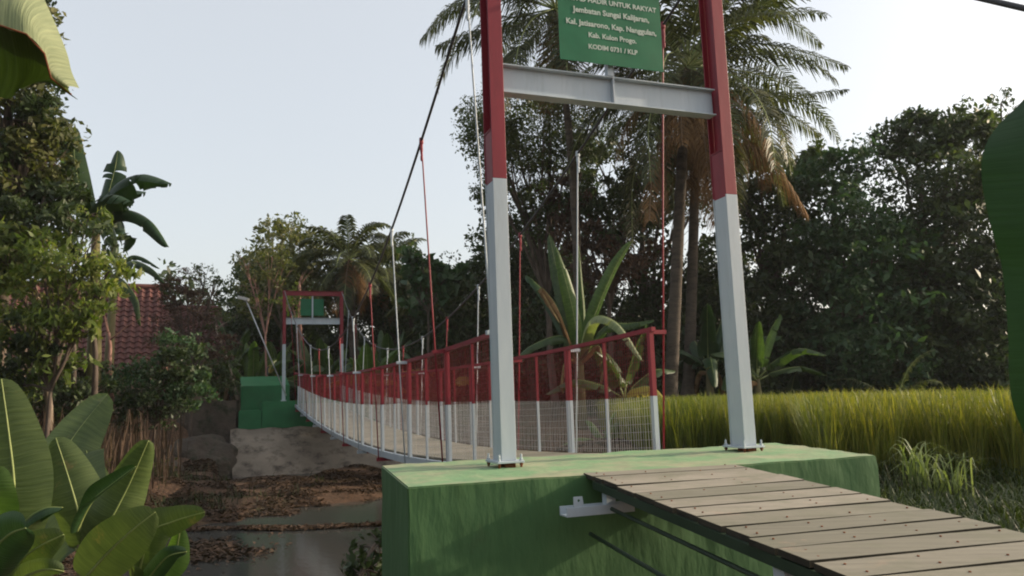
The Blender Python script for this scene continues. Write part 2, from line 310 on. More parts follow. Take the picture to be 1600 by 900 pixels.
xs=axis(-16,18,.2,600); ys=axis(-4,36,.2,600)
GX,GY=np.meshgrid(xs,ys); GZ=hgt(GX,GY); nx,ny=len(xs),len(ys)
idx=np.arange(nx*ny).reshape(ny,nx)
quads=np.stack([idx[:-1,:-1],idx[:-1,1:],idx[1:,1:],idx[1:,:-1]],-1).reshape(-1,4)
g=np_mesh('ground',np.stack([GX.ravel(),GY.ravel(),GZ.ravel()],-1),quads,M['ground']); g.data.polygons.foreach_set('use_smooth',[True]*len(g.data.polygons)); tag(g,'brown leaf strewn soil of the river banks','ground',kind='structure')
wm=MB(); wm.grid([[(x,y,-1.5) for x in np.linspace(-9,3,13)] for y in np.linspace(-2,26,29)]); wa=wm.build('water',M['water']); tag(wa,'dark shallow river water below the bridge','water',kind='structure')
# ---------------------------------------------------------------- near pier
def noisy_block(name,corners,z0,z1,mat,amp=.012,step=.07,parent=None,loc=None,round_=.02):
    """block on a 4-corner plan (anticlockwise), faces split finely and roughened"""
    import bmesh
    bm=bmesh.new(); c=[Vector(p) for p in corners]
    vb=[bm.verts.new((p.x,p.y,z0)) for p in c]; vt=[bm.verts.new((p.x,p.y,z1 if not isinstance(z1,(list,tuple)) else z1[i])) for i,p in enumerate(c)]
    bm.faces.new(vb[::-1]); bm.faces.new(vt)
    for i in range(4): j=(i+1)%4; bm.faces.new((vb[i],vb[j],vt[j],vt[i]))
    bmesh.ops.bevel(bm,geom=bm.edges[:],offset=round_,segments=2,affect='EDGES')
    for it in range(8):
        le=[e for e in bm.edges if e.calc_length()>step*1.5]
        if not le: break
        bmesh.ops.subdivide_edges(bm,edges=le,cuts=1,use_grid_fill=True)
    bmesh.ops.triangulate(bm,faces=[f for f in bm.faces if len(f.verts)>4])
    bm.normal_update()
    for v in bm.verts:
        n=mnoise.fractal(v.co*3.5,1.,2.,4)*amp+mnoise.noise(v.co*11)*amp*.35
        v.co+=v.normal*n
    off=parent_world(parent) if parent else Vector((0,0,0))
    bmesh.ops.translate(bm,verts=bm.verts,vec=-off)
    me=bpy.data.meshes.new(name); bm.to_mesh(me); bm.free(); me.materials.append(mat); me.polygons.foreach_set('use_smooth',[True]*len(me.polygons))
    me.set_sharp_from_angle(angle=R(32))
    o=bpy.data.objects.new(name,me); COL.objects.link(o)
    if parent:o.parent=parent
    return o
pier=noisy_block('concrete_pier',[P(-1.84,-.90,0),P(1.31,-.97,0),P(1.74,.58,0),P(-1.68,.74,0)],-2.3,0,M['pier'],amp=.010,step=.05,round_=.007)
tag(pier,'big light green painted concrete pier with dusty top carrying the near red and white portal','bridge pier')
# ---------------------------------------------------------------- portals
def hbeam_post(root,u,w,z0,z1,zsplit,zbox,fw=.105,dp=.18,t=.010):
    mb=MB()
    for (a,b,mi) in ((z0,zsplit,1),(zsplit,z1,0)):
        for s in(-1,1): mb.ubox(u-fw/2,u+fw/2,w+s*(dp/2-t/2)-t/2,w+s*(dp/2-t/2)+t/2,a,b,mi)
        mb.ubox(u-.006,u+.006,w-dp/2+t+.0015,w+dp/2-t-.0015,a,b,mi)
    po=mb.build('post',[M['red'],M['white']],root,bevel=.0025)
    b=MB()
    for s in(-1,1):   # closing plates over the lower part, then the small stiffener
        for (a,c,mi) in ((z0,zsplit-.015,1),(zsplit-.015,zbox,0)):
            b.ubox(u+s*(fw/2-.009)-.004,u+s*(fw/2-.009)+.004,w-dp/2+t+.002,w+dp/2-t-.002,a+.001,c,mi)
    b.build('closing_plate',[M['red'],M['white']],po,bevel=.001)
    s2=MB()
    for s in(-1,1): s2.ubox(min(u+s*.008,u+s*fw/2),max(u+s*.008,u+s*fw/2),w-dp/2+t+.002,w+dp/2-t-.002,zbox+.003,zbox+.012)
    s2.build('stiffener',M['red'],po)
    return po
def base_plate(root,u,w,z0):
    mb=MB(); mb.ubox(u-.095,u+.095,w-.135,w+.135,z0+.028,z0+.042); pl=mb.build('base_plate',M['white'],root,bevel=.002)
    for su in(-1,1):
        for sw in(-1,1):
            b=MB(); uu=u+su*.078; ww=w+sw*.115
            b.tube([P(uu,ww,z0-.02),P(uu,ww,z0+.03)],.008,8,1); b.tube([P(uu,ww,z0+.042),P(uu,ww,z0+.085)],.007,8,0); b.tube([P(uu,ww,z0+.0425),P(uu,ww,z0+.055)],.014,6,0); b.tube([P(uu,ww,z0+.012),P(uu,ww,z0+.026)],.013,6,1)
            b.build('anchor_bolt',[M['white'],M['rust']],pl,smooth=False)
    r=MB(); r.ubox(u-.035,u+.045,w-.10,w+.03,z0-.01,z0+.0275); r.build('shim',M['rust'],pl,bevel=.006)
HS=.9708
def ibeam(root,name,u0,u1,w,z0,z1,mat,fw=.10,t=.010,stiff=()):
    mb=MB(); mb.ubox(u0,u1,w-fw/2,w+fw/2,z0,z0+t); mb.ubox(u0,u1,w-fw/2,w+fw/2,z1-t,z1); mb.ubox(u0+.001,u1-.001,w-.005,w+.005,z0+t+.001,z1-t-.001)
    o=mb.build(name,mat,root,bevel=.002)
    for u in stiff:
        s=MB()
        for q in (-1,1): s.ubox(u-.006,u+.006,min(w+q*.006,w+q*fw*.46),max(w+q*.006,w+q*fw*.46),z0+t+.002,z1-t-.002)
        s.build('stiffener',mat,o)
    return o
pr=thing('bridge_portal',P(0,0,0),'near tall portal frame of red and white steel posts bolted to the green pier','bridge portal')
for s in(-1,1):
    hbeam_post(pr,s*HS,0,.042,4.15,2.0,2.36); base_plate(pr,s*HS,0,0)
ibeam(pr,'crossbeam',-HS+.055,HS-.055,0,2.665,2.885,M['white'],stiff=(.0,))
ibeam(pr,'top_beam',-HS+.055,HS-.055,0,3.95,4.12,M['red'])
mb=MB(); mb.ubox(-.05,.0,-.055,-.035,2.887,3.94); mb.ubox(-.052,-.044,-.035,-.005,2.887,3.94); mb.ubox(-.006,.002,-.035,-.005,2.887,3.94); mb.build('sign_upright',M['white'],pr)
for s in(-1,1):
    mb=MB(); mb.ubox(s*HS-.07,s*HS+.07,-.12,.12,4.151,4.17); mb.tube([P(s*HS,-.1,4.19),P(s*HS,.1,4.19)],.03,12); mb.build('cable_saddle',M['red'],pr)
# sign
LSG=22.59
def text_mesh(body,size,bold=.0):
    cu=bpy.data.curves.new('t','FONT'); cu.body=body; cu.size=size; cu.align_x='CENTER'; cu.align_y='BOTTOM_BASELINE'; cu.offset=bold; cu.extrude=.0008; cu.resolution_u=3
    o=bpy.data.objects.new('t',cu); COL.objects.link(o); dg=bpy.context.evaluated_depsgraph_get(); me=bpy.data.meshes.new_from_object(o.evaluated_get(dg)); bpy.data.objects.remove(o); return me
sg=thing('sign_board',P(-.02,-.075,3.3),'green name board with pale lettering on the near portal above its crossbeam','sign')
mb=MB(); rows=[]
for i in range(19):
    z=2.955+(3.78-2.955)*i/18; rows.append([P(-.462+.885*j/18,-.088+.0012*math.sin(j*.7+i*.35)*math.sin(i*.5),z+.0*j) for j in range(19)])
mb.grid(rows); 
pn=mb.build('panel',M['sign'],sg); sm=pn.modifiers.new('s','SOLIDIFY'); sm.thickness=.004; sm.offset=0
lines=[('TNI AD HADIR UNTUK RAKYAT',3.445,.80),('Jembatan Sungai Kalijaran,',3.352,.66),('Kal. Jatisarono, Kap. Nanggulan,',3.249,.775),('Kab. Kulon Progo.',3.161,.41),('KODIM 0731 / KLP',3.068,.42)]
for body,z,width in lines:
    me=text_mesh(body,.075,.0022); xs_=[v.co.x for v in me.vertices]; k=width/(max(xs_)-min(xs_)); cx=(max(xs_)+min(xs_))/2
    v0=parent_world(sg)
    for v in me.vertices:
        q=P(-.012+(v.co.x-cx)*k,-.0918+ -v.co.z,z+v.co.y*min(k*1.0,1.0)); v.co=q-v0
    me.materials.append(M['lettering']); o=bpy.data.objects.new('lettering',me); COL.objects.link(o); o.parent=sg
# far portal
ZF=.643; 
fp=thing('bridge_portal',P(0,LSG,ZF),'small far portal frame of red and white steel on the far bank','bridge portal')
for s in(-1,1):
    hbeam_post(fp,s*HS,LSG,ZF+.042,ZF+3.83,ZF+1.97,ZF+2.3)
    base_plate(fp,s*HS,LSG,ZF)
ibeam(fp,'crossbeam',-HS+.055,HS-.055,LSG,ZF+2.66,ZF+2.88,M['white'],stiff=(0,))
ibeam(fp,'top_beam',-HS+.055,HS-.055,LSG,ZF+3.66,ZF+3.83,M['red'])
mb=MB(); mb.ubox(-.05,.0,LSG-.02,LSG+.02,ZF+2.88,ZF+3.65); mb.build('sign_upright',M['white'],fp)
fs=thing('sign_board',P(0,LSG+.05,ZF+3.2),'plain green back of the board on the far portal','sign')
mb=MB(); mb.ubox(-.43,.36,LSG+.03,LSG+.045,ZF+2.97,ZF+3.56); mb.build('panel',M['sign'],fs)
# ---------------------------------------------------------------- bridge
def interp(tab):
    a=np.array(tab); c=np.polyfit(a[:,0],a[:,1],4); return lambda w: float(np.polyval(c,w))
deckz=interp([(.5,-.035),(2.5,-.12),(4.3,-.18),(6.1,-.195),(8.1,-.175),(10,-.13),(11.7,-.05),(14.9,.10),(18,.30),(21,.53),(22.2,.62)])
railz=interp([(.75,1.006),(2.6,.98),(4.3,.96),(6.06,.985),(8.2,1.01),(11.7,1.11),(14.9,1.23),(18,1.38),(21.2,1.565)])
splz=lambda w: deckz(w)+ .46+min(1,w/5)*.18
RU=.668; BW=.784; BD=1.784; NB=12
ws=[BW+BD*k for k in range(NB)]
br=thing('suspension_bridge',P(0,0,0),'long narrow sagging footbridge with red and white railings and mesh sides','footbridge')
seg=[.45+i*(21.6-.45)/60 for i in range(61)]
mb=MB()
wv=.40
while wv<21.75:
    pw=.195; z=deckz(wv+pw/2); z2=(deckz(wv+pw)-deckz(wv)); a=P(0,wv+pw/2,z)
    mb.obox(a,U*.60,(W*pw+ZZ*z2)*.5,ZZ*.014); wv+=.205
mb.build('deck_planks',M['plank'],br)
for s in(-1,1):
    mb=MB()
    for a,b in zip(seg[:-1],seg[1:]): mb.bar(P(s*.655,a,deckz(a)-.055),P(s*.655,b,deckz(b)-.055),.045,.085)
    mb.build('edge_beam',M['white'],br)
    mb=MB()
    r0=[w for w in seg if w>=.74]; r0=[.72]+r0
    for a,b in zip(r0[:-1],r0[1:]): mb.bar(P(s*RU,a,railz(a)),P(s*RU,b,railz(b)),.04,.038)
    mb.build('handrail',M['red'],br)
cabz=lambda w: 1.66+(4.19-1.66)*((11.3-w)/11.3)**2 if w<11.3 else 1.66+(4.5-1.66)*((w-11.3)/11.3)**2
cabu=lambda w: .79+.185*((w-11.3)/11.3)**2
csh=lambda w: .09*math.exp(-w/1.2)
for s in(-1,1):
    for k,w in enumerate(ws):
        red=((k%2==0)==(s>0)); zt=railz(w); zd=deckz(w); zs=splz(w)
        mb=MB()
        for (a,b,mi) in ((zd-.02,zs,1),(zs,zt-.02,0)): mb.ubox(s*RU-.02,s*RU+.02,w-.026,w+.026,a,b,mi)
        mb.build('rail_post',[M['red'],M['white']],br)
        mb=MB()
        if k>0:
            for (a,b,mi) in ((zd-.02,zs,1),(zs,zt-.02,0)): mb.ubox(s*RU-.016,s*RU+.016,w-.072,w-.045,a,b,mi)
            mb.build('panel_frame_post',[M['red'],M['white']],br)
        if k<NB-1:
            wmid=w+BD/2; a0,b0,c0=deckz(wmid)-.02,splz(wmid),railz(wmid)-.02; mb=MB()
            for (a,b,mi) in ((a0,b0,1),(b0,c0,0)): mb.ubox(s*RU-.012,s*RU+.012,wmid-.014,wmid+.014,a,b,mi)
            mb.build('middle_post',[M['red'],M['white']],br)
            # woven panel
            mb=MB(); w0=w+.03; w1=w+BD-.075; nv=int((w1-w0)/.044)
            for i in range(1,nv):
                x=w0+(w1-w0)*i/nv+random.uniform(-.002,.002); j=random.uniform(-.004,.004)
                mb.bar(P(s*(RU-.004)+j,x,deckz(x)+.02),P(s*(RU-.004),x,splz(x)),.0026,.0026,1); mb.bar(P(s*(RU-.004),x,splz(x)),P(s*(RU-.004)-j,x,railz(x)-.02),.0028,.0028,0)
            nh=15; hs=[w0+(w1-w0)*i/4 for i in range(5)]
            for i in range(nh):
                f=(i+.5)/nh
                for a,b in zip(hs[:-1],hs[1:]):
                    za=deckz(a)+.02+(railz(a)-.04-deckz(a))*f; zb=deckz(b)+.02+(railz(b)-.04-deckz(b))*f
                    mb.bar(P(s*(RU+.001),a,za),P(s*(RU+.001),b,zb),*((.0028,.0028,0) if za>splz(a) else (.0026,.0026,1)))
            mb.build('wire_mesh',[M['mesh_red'],M['mesh_white']],br)
        mt=M['red'] if red else M['white']
        mb=MB(); mb.bar(P(s*(RU+.021),w,zt-.02),P(s*(RU+.15),w,zt-.02),.05,.035); mb.build('hanger_arm',mt,br)
        mb=MB(); mb.bar(P(s*(.602),w+.02,zd-.13),P(s*(.75),w+.02,zd-.13),.05,.05); mb.build('crossbeam_end',M['red'] if red else M['white'],br)
        top=P(s*cabu(w)+csh(w),w,cabz(w)); bot=P(s*.725,w,zd-.13)
        mb=MB(); mid=bot.lerp(top,.93); lean=W*(.03*math.sin(k*2.1+s))
        mb.tube([bot,bot.lerp(top,.5)+lean*.3,mid,top],[.0085,.0085,.008,.007],7); h=mb.build('hanger',mt,br,smooth=True)
        mb=MB(); mb.tube([top-ZZ*.22,top-ZZ*.2,top-ZZ*.17,top-ZZ*.16,top-ZZ*.10,top-ZZ*.04,top-ZZ*.025,top+ZZ*.03],[.009,.014,.014,.010,.017,.016,.024,.022],8); mb.build('cable_clamp',mt,h)
    mb=MB()
    Tn=P(.9725,-.1,4.20); dv=(at(1600,13,3.2)-Tn); stay=Tn+dv*(4.9/-dv.z) if s>0 else Vector((-3.6,-2.0,-1.0))
    pts=[stay,P(s*.9725,-.1,4.20)]+[P(s*cabu(w)+csh(w),w,cabz(w)) for w in np.linspace(0.05,LSG-.05,50)]+[P(s*.97,LSG+2.6,ZF+.9)]
    mb.tube(pts,.0135,8); mb.build('main_cable',M['steel'],br,smooth=True)
for i in range(NB):   # cross members under the deck
    w=ws[i]; mb=MB(); mb.ubox(-.60,.60,w-.005,w+.045,deckz(w)-.155,deckz(w)-.105); mb.build('deck_crossbeam',M['red'],br)
# ---------------------------------------------------------------- ramp
rd=Vector((.26826,-.96163,-.05745)); rd.normalize(); ru=Vector((rd.y*-1,rd.x,0)); ru.normalize()
if ru.x<0: ru=-ru
rn=ru.cross(rd); 
if rn.z<0: rn=-rn
RA=Vector((.405,4.575,.006)); RWD=.985
rp=thing('boardwalk_ramp',RA,'wooden plank ramp on a green steel frame leading up to the pier top','ramp')
mb=MB(); s0=0; k=0
bounds=[-.09,.065,.187,.400,.629,.849,1.051,1.245,1.455,1.648,1.828,2.019]
while bounds[-1]<4.2: bounds.append(bounds[-1]+.2)
for a,b in zip(bounds[:-1],bounds[1:]):
    gap=random.uniform(.008,.012); j=random.uniform(-.008,.008); l0=random.uniform(-.006,.006)
    c=RA+rd*((a+b)/2)+ru*(RWD/2+j)+rn*(-.014+random.uniform(-.002,.002))
    tw=random.uniform(-.005,.005)
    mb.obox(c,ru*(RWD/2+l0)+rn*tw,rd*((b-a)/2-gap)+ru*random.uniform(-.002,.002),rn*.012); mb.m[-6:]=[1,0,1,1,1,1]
M['plank_edge']=rough_mat('shaded_plank_edge',(.022,.02,.014),(.05,.045,.032),scale=9,rough=.95,bs=.4,bd=.004,bscale=40)  # seam shade put into the colour of the plank sides and undersides
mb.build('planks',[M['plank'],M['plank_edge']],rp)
mb=MB()
for a,b in zip(bounds[:-1],bounds[1:]):
    for q in (.07,.36,.66,.93):
        for f in (.28,.72):
            if random.random()<.6:
                c=RA+rd*(a+(b-a)*(f+random.uniform(-.06,.06)))+ru*(q*RWD+random.uniform(-.015,.015))+rn*.0
                mb.tube([c-rn*.002,c+rn*.0025],.0045,7)
tag(mb.build('nail_heads',M['rust'],rp),kind='stuff')
M['ramp_green']=rough_mat('dark_green_frame_paint',(.018,.034,.02),(.03,.05,.03),scale=6,rough=.5,bs=0)
for i,q in enumerate((.012,.33,.66,.965)):
    mb=MB(); a=RA+ru*(q*RWD)+rn*(-.050); mb.bar(a+rd*.06,a+rd*4.2,.03,.042,up=rn); mb.build('stringer',M['ramp_green'],rp)
for dz,dx,dd in ((-.16,.05,.10),(-.32,-.02,.05)):
    mb=MB(); a=RA+ru*dx+rn*dz; mb.tube([a+rd*dd,a+rd*4.2],.011,8); mb.build('lower_rail',M['ramp_green'],rp)
mb=MB(); c=RA+ru*.05+rd*1.80; mb.bar(c-rn*.075,Vector((c.x,c.y,-1.25)),.07,.07,up=rd); mb.build('leg',M['white'],rp,bevel=.003)
mb=MB(); c=RA+ru*.93+rd*1.80; mb.bar(c-rn*.075,Vector((c.x,c.y,-1.25)),.07,.07,up=rd); mb.build('leg',M['white'],rp,bevel=.003)
# bracket
bk=thing('support_bracket',P(-.83,-1.0,-.2),'white steel bracket with a drilled tab fixed to the pier under the ramp','bracket')
mb=MB(); c0=P(-1.02,-1.14,-.175); 
mb.ubox(-1.03,-.62,-1.16,-1.06,-.19,-.182); mb.ubox(-1.03,-.62,-1.16,-1.152,-.182,-.142); mb.ubox(-1.03,-.62,-1.068,-1.06,-.182,-.142); mb.build('channel',M['white'],bk)
mb=MB(); mb.ubox(-.775,-.72,-1.13,-1.075,-.181,-.045); mb.build('upright',M['white'],bk)
import bmesh
def tab():
    bm=bmesh.new(); pts=[(-.03,0),(.03,0),(.022,.055),(-.03,.055)]; hole=[(.008*math.cos(a),.034+.008*math.sin(a)) for a in np.linspace(0,2*math.pi,9)[:-1]]
    vs=[bm.verts.new((x,0,z)) for x,z in pts]; hv=[bm.verts.new((x,0,z)) for x,z in hole]
    es=[bm.edges.new((vs[i],vs[(i+1)%4])) for i in range(4)]+[bm.edges.new((hv[i],hv[(i+1)%8])) for i in range(8)]
    bmesh.ops.triangle_fill(bm,edges=es,use_beauty=True)
    base=P(-.955,-1.148,-.142)
    for v in bm.verts: v.co=base+U*v.co.x+ZZ*v.co.z-parent_world(bk)
    me=bpy.data.meshes.new('tab'); bm.to_mesh(me); bm.free(); me.materials.append(M['white']); o=bpy.data.objects.new('tab',me); COL.objects.link(o); o.parent=bk; s=o.modifiers.new('s','SOLIDIFY'); s.thickness=.006
tab()
# ---------------------------------------------------------------- far bank blocks
fb=thing('concrete_pier',P(0,LSG,0),'far dark green concrete pier with a stepped block and sloping anchor block','bridge pier')
noisy_block('front_block',[P(-1.70,LSG-1,0),P(2.0,LSG-1,0),P(2.0,LSG+1.0,0),P(-1.70,LSG+1.0,0)],-.19,.68,M['green_dark'],amp=.01,step=.3,parent=fb)
noisy_block('side_step',[P(-2.42,LSG-.98,0),P(-1.71,LSG-.98,0),P(-1.71,LSG+1.6,0),P(-2.42,LSG+1.6,0)],-.19,.42,M['green_dark'],amp=.01,step=.3,parent=fb)
noisy_block('anchor_block',[P(-2.32,LSG+1.7,0),P(-.65,LSG+1.7,0),P(-.65,LSG+3.6,0),P(-2.32,LSG+3.6,0)],-.1,[1.27,1.27,1.68,1.68],M['green_dark'],amp=.01,step=.3,parent=fb)
mb=MB(); hp=at(418,578,29.2); mb.tube([hp-ZZ*.2,hp+ZZ*.05,hp+ZZ*.12+U*.05],.03,7); mb.build('anchor_hook',M['steel'],fb)
# concrete abutment face
ab=MB(); rows=[]
tl_,tr_=P(-2.66,LSG-1.04,-.17),P(3.2,LSG-1.04,-.17); bl_,br_=at(364,747,23.0),at(650,752,24.0)
topl=[tl_.lerp(tr_,i/30)+ZZ*(.02*math.sin(i*1.3)) for i in range(31)]
botl=[]
for i in range(31):
    f=i/30; botl.append(bl_.lerp(br_,f)-ZZ*.12)
for j in range(15):
    f=j/14; rows.append([topl[i].lerp(botl[i],f)+Vector((0,0,.02*mnoise.noise(Vector((i*.5,j*.5,0))))) for i in range(31)])
ab.grid(rows)
rows=[[topl[0].lerp(botl[0],j/14)if q==0 else topl[0].lerp(botl[0],j/14)+U*-.05+W*.6-ZZ*(1.0) for q in range(2)] for j in range(15)]
ab.grid(rows); rows=[[p for p in topl],[p+W*1.0-ZZ*.02 for p in topl]]; ab.grid(rows)
o=ab.build('concrete_apron',M['concrete'],smooth=True); tag(o,'pale worn concrete apron sloping to the river under the far green pier','apron')
# old wall on left far bank
def wall_strip(name,pts,h,th,mat,label,cat):
    mb=MB(); n=len(pts)
    fr=[];
    for i,p in enumerate(pts):
        for_=[]
    front=[[Vector(p)+ZZ*(h*j/4) + Vector((0,.03*mnoise.noise(Vector(p)*2+ZZ*j),.03*mnoise.noise(Vector(p)*3))) for p in pts] for j in range(5)]
    mb.grid(front); mb.grid([front[4],[p+Vector((0,th,0)) for p in front[4]]]); mb.grid([[p+Vector((0,th,0)) for p in front[4]],[p+Vector((0,th,-h)) for p in front[4]]])
    o=mb.build(name,mat,smooth=False); return tag(o,label,cat)
wp=[]
for i in range(25):
    f=i/24; p=at(236+(368-236)*f,700-4*f,24.6+.6*f); wp.append((p.x,p.y,-.75))
wall_strip('retaining_wall',wp,1.52,.3,M['rock'],'low brown weathered retaining wall on the left far bank','wall')
# boulder slope under it
def boulder(x,y,z,rx,ry,rz,mat,seed):
    bm=bmesh.new(); bmesh.ops.create_icosphere(bm,subdivisions=4,radius=1)
    for v in bm.verts:
        n=1+.28*mnoise.fractal(v.co*1.3+Vector((seed*3.1,0,0)),1,2,4); v.co=Vector((v.co.x*rx*n,v.co.y*ry*n,v.co.z*rz*n))
    me=bpy.data.meshes.new('boulder'); bm.to_mesh(me); bm.free(); me.materials.append(mat); me.polygons.foreach_set('use_smooth',[True]*len(me.polygons)); o=bpy.data.objects.new('boulder',me); COL.objects.link(o); o.location=(x,y,z); return o
p=at(312,718,24.0); tag(boulder(p.x,p.y,-1.25,1.25,1.1,.95,M['rock'],1),'large rounded brown rock mound left of the concrete apron','rock')
p=at(262,715,21.8); tag(boulder(p.x,p.y,-1.35,.55,.6,.5,M['rock'],2),'small dark mossy rock beside the large rock mound','rock')
# ---------------------------------------------------------------- houses
def tiled_roof(mb,a,b,c,d,n=26,rows_=16,h=.045):
    """a-b eave, d-c ridge; pantile waves in the surface and a step at each course"""
    a,b,c,d=map(Vector,(a,b,c,d)); nor=(b-a).cross(d-a).normalized()
    if nor.z<0: nor=-nor
    for r in range(rows_):
        f0=r/rows_; f1=(r+1)/rows_
        R0=[];R1=[]
        for i in range(n*4+1):
            g=i/(n*4); e0=a.lerp(d,f0).lerp(b.lerp(c,f0),g); e1=a.lerp(d,f1).lerp(b.lerp(c,f1),g)
            wv=h*math.sin(2*math.pi*i/4+.4); R0.append(e0+nor*(wv+h*.9)); R1.append(e1+nor*(wv+.0))
        mb.grid([R0,R1]); mb.grid([[p-nor*h*.9 for p in R0],R0])
def house(label,x0,x1,y0,y1,zg,ze,zr,yaw,loc,gable_over=.35,pillars=False):
    h=thing('village_house',loc,label,'house')
    L=Vector(loc); Rz=Matrix.Rotation(yaw,3,'Z'); T=lambda x,y,z: L+Rz@Vector((x,y,0))+Vector((0,0,z-L.z))
    ym=(y0+y1)/2
    mb=MB(); A=[T(x0,y0,zg),T(x1,y0,zg),T(x1,y1,zg),T(x0,y1,zg)]; B=[T(x0,y0,ze),T(x1,y0,ze),T(x1,y1,ze),T(x0,y1,ze)]
    for i in range(4): j=(i+1)%4; mb.add([A[i],A[j],B[j],B[i]],[(0,1,2,3)])
    for xx in(x0,x1): mb.add([T(xx,y0,ze),T(xx,y1,ze),T(xx,ym,zr)],[(0,1,2)])
    mb.build('wall',M['wall'],h)
    g=gable_over; mb=MB(); sl=(zr-ze)/(ym-y0); e=.6
    tiled_roof(mb,T(x0-g,y0-e,ze-sl*e),T(x1+g,y0-e,ze-sl*e),T(x1+g,ym,zr+.04),T(x0-g,ym,zr+.04))
    tiled_roof(mb,T(x0-g,y1+e,ze-sl*e),T(x1+g,y1+e,ze-sl*e),T(x1+g,ym,zr+.04),T(x0-g,ym,zr+.04))
    r=mb.build('roof',M['tile'],h)
    mb=MB(); mb.tube([T(x0-g,ym,zr+.09),T(x1+g,ym,zr+.09)],.11,8); mb.build('ridge',M['tile'],r)
    for k in range(2):
        xx=x0+(x1-x0)*(.3+.4*k); d=MB(); a=T(xx-.45,y0-.03,zg+ (0 if k==0 else .9)); b=T(xx+.45,y0-.03,zg+2.0); ax=(T(1,0,0)-T(0,0,0))
        d.obox((a+b)/2,ax*.45,(T(0,1,0)-T(0,0,0))*.02,ZZ*((b.z-a.z)/2)); d.build('door' if k==0 else 'window',M['dark_open'],h)
    if pillars:
        for k in range(4):
            xx=x0+(x1-x0)*k/3; d=MB(); d.bar(T(xx,y0-.5,zg),T(xx,y0-.5,ze-sl*.5),.16,.16); d.build('porch_post',M['bark_pink'],h)
    return h
house('brown tiled village house with steep roof behind the trees on the left',-6,0,0,5,.5,2.45,5.0,R(24),(at(232,600,26.4).x,26.4,.5))
house('red roofed village house right of the steep brown roof',-6,0,0,5,.6,3.2,5.0,R(26),(at(338,600,33).x,33,.6),pillars=True)
house('small orange roofed house behind the banana grove near the far portal',-2.0,2.0,0,4,.7,3.6,4.9,R(12),(-13.6,38,.7))
# ---------------------------------------------------------------- leaf cards
def leaf_cards(C,size,up_bias=.3,aspect=2.2,jit=.35):
    n=len(C); d=RNG.normal(size=(n,3)); d[:,2]-=up_bias; d/=np.linalg.norm(d,axis=1)[:,None]
    r=RNG.normal(size=(n,3)); s=np.cross(d,r); s/=np.linalg.norm(s,axis=1)[:,None]; nn=np.cross(d,s)
    L=size*(1+jit*RNG.normal(size=n)).clip(.5,1.8); L=L[:,None]; Wd=L/aspect
    a=C-d*L*.5; b=C+s*Wd*.5-d*L*.08+nn*Wd*.14; c=C+d*L*.5-nn*L*.05; e=C-s*Wd*.5-d*L*.08+nn*Wd*.14
    V=np.stack([a,b,c,e],1).reshape(-1,3); Fq=np.arange(4*n).reshape(n,4); return V,Fq
def clump_points(c,r,n,twigs):
    c=np.array(c); r=np.array(r if hasattr(r,'__len__') else (r,r,r))
    d=RNG.normal(size=(twigs,3)); d/=np.linalg.norm(d,axis=1)[:,None]; rad=RNG.uniform(.35,1.08,size=(twigs,1))**.6
    tc=c+d*rad*r; k=RNG.integers(0,twigs,size=n); sp=RNG.uniform(.12,.3,size=(twigs,1))
    return tc[k]+RNG.normal(size=(n,3)).clip(-1.5,1.5)*sp[k]*r*np.array([1,1,.7]), tc
def branch_path(a,b,sag=.1,n=6,wob=.06):
    a=Vector(a);b=Vector(b);L=(b-a).length; out=[]
    for i in range(n+1):
        t=i/n; p=a.lerp(b,t)+ZZ*(math.sin(math.pi*t)*sag*L)
        if 0<i<n: p+=Vector([random.uniform(-1,1)*wob*L/3 for _ in range(3)])
        out.append(p)
    return out
DK=1.9
def tree(name,label,base,clumps,mat,lsize,dens,trunk_r=.12,bark='bark',cat='tree',group=None,aspect=2.2,fork=.55,mats2=None,twigk=1.0,upb=.3,vis_twigs=3):
    """clumps: list of (px,py,Y,r[,rz]) picture places at their own distance"""
    base=Vector(base); t=thing(name,base,label,cat,group)
    cs=[]
    for c in clumps:
        p=at(c[0],c[1],c[2]); r=c[3]; rz=c[4] if len(c)>4 else r*.85; cs.append((p,(r,r,rz)))
    top=sum([c[0] for c in cs],Vector())/len(cs)
    forkp=base.lerp(Vector((top.x,top.y,max(c[0].z for c in cs))),fork*.6); forkp.z=base.z+(top.z-base.z)*fork
    mb=MB(); tp=branch_path(base-ZZ*.2,forkp,0,6,.03); mb.tube(tp,[trunk_r*(1.25-.6*i/6) for i in range(7)],9)
    V=[];Fs=[];o=0;mi=[]
    for ci,(p,r) in enumerate(cs):
        bp=branch_path(forkp,p+ZZ*r[2]*.2,.06,5,.05); mb.tube(bp,[trunk_r*.5*(1-.8*i/5)+.008 for i in range(6)],6,cap=False)
        vol=r[0]*r[0]; n=max(60,int(dens*vol*DK)); tw=max(6,int(14*twigk*max(1,r[0])**1.5))
        C,tc=clump_points(p,r,n,tw)
        for q in range(min(vis_twigs*3,len(tc))):
            mb.tube(branch_path(bp[random.randint(2,5)],tc[q],.03,3,.05),[trunk_r*.14+.006,.01,.006,.003],4,cap=False)
        v,f=leaf_cards(C,lsize*random.uniform(.8,1.3),upb,aspect); V.append(v);Fs.append(f+o);o+=len(v); mi+= [ (1 if (mats2 and random.random()<.3) else 0) ]*len(f)
    mb.build('trunk',M[bark],t,smooth=True)
    ms=[M[mat]]+([M[mats2]] if mats2 else [])
    np_mesh('crown',np.concatenate(V),np.concatenate(Fs),ms,t,matidx=mi if mats2 else None)
    return t
def ground_at(px,Y):
    x=gx(px,Y); return (x,Y,float(hgt(x,Y)))
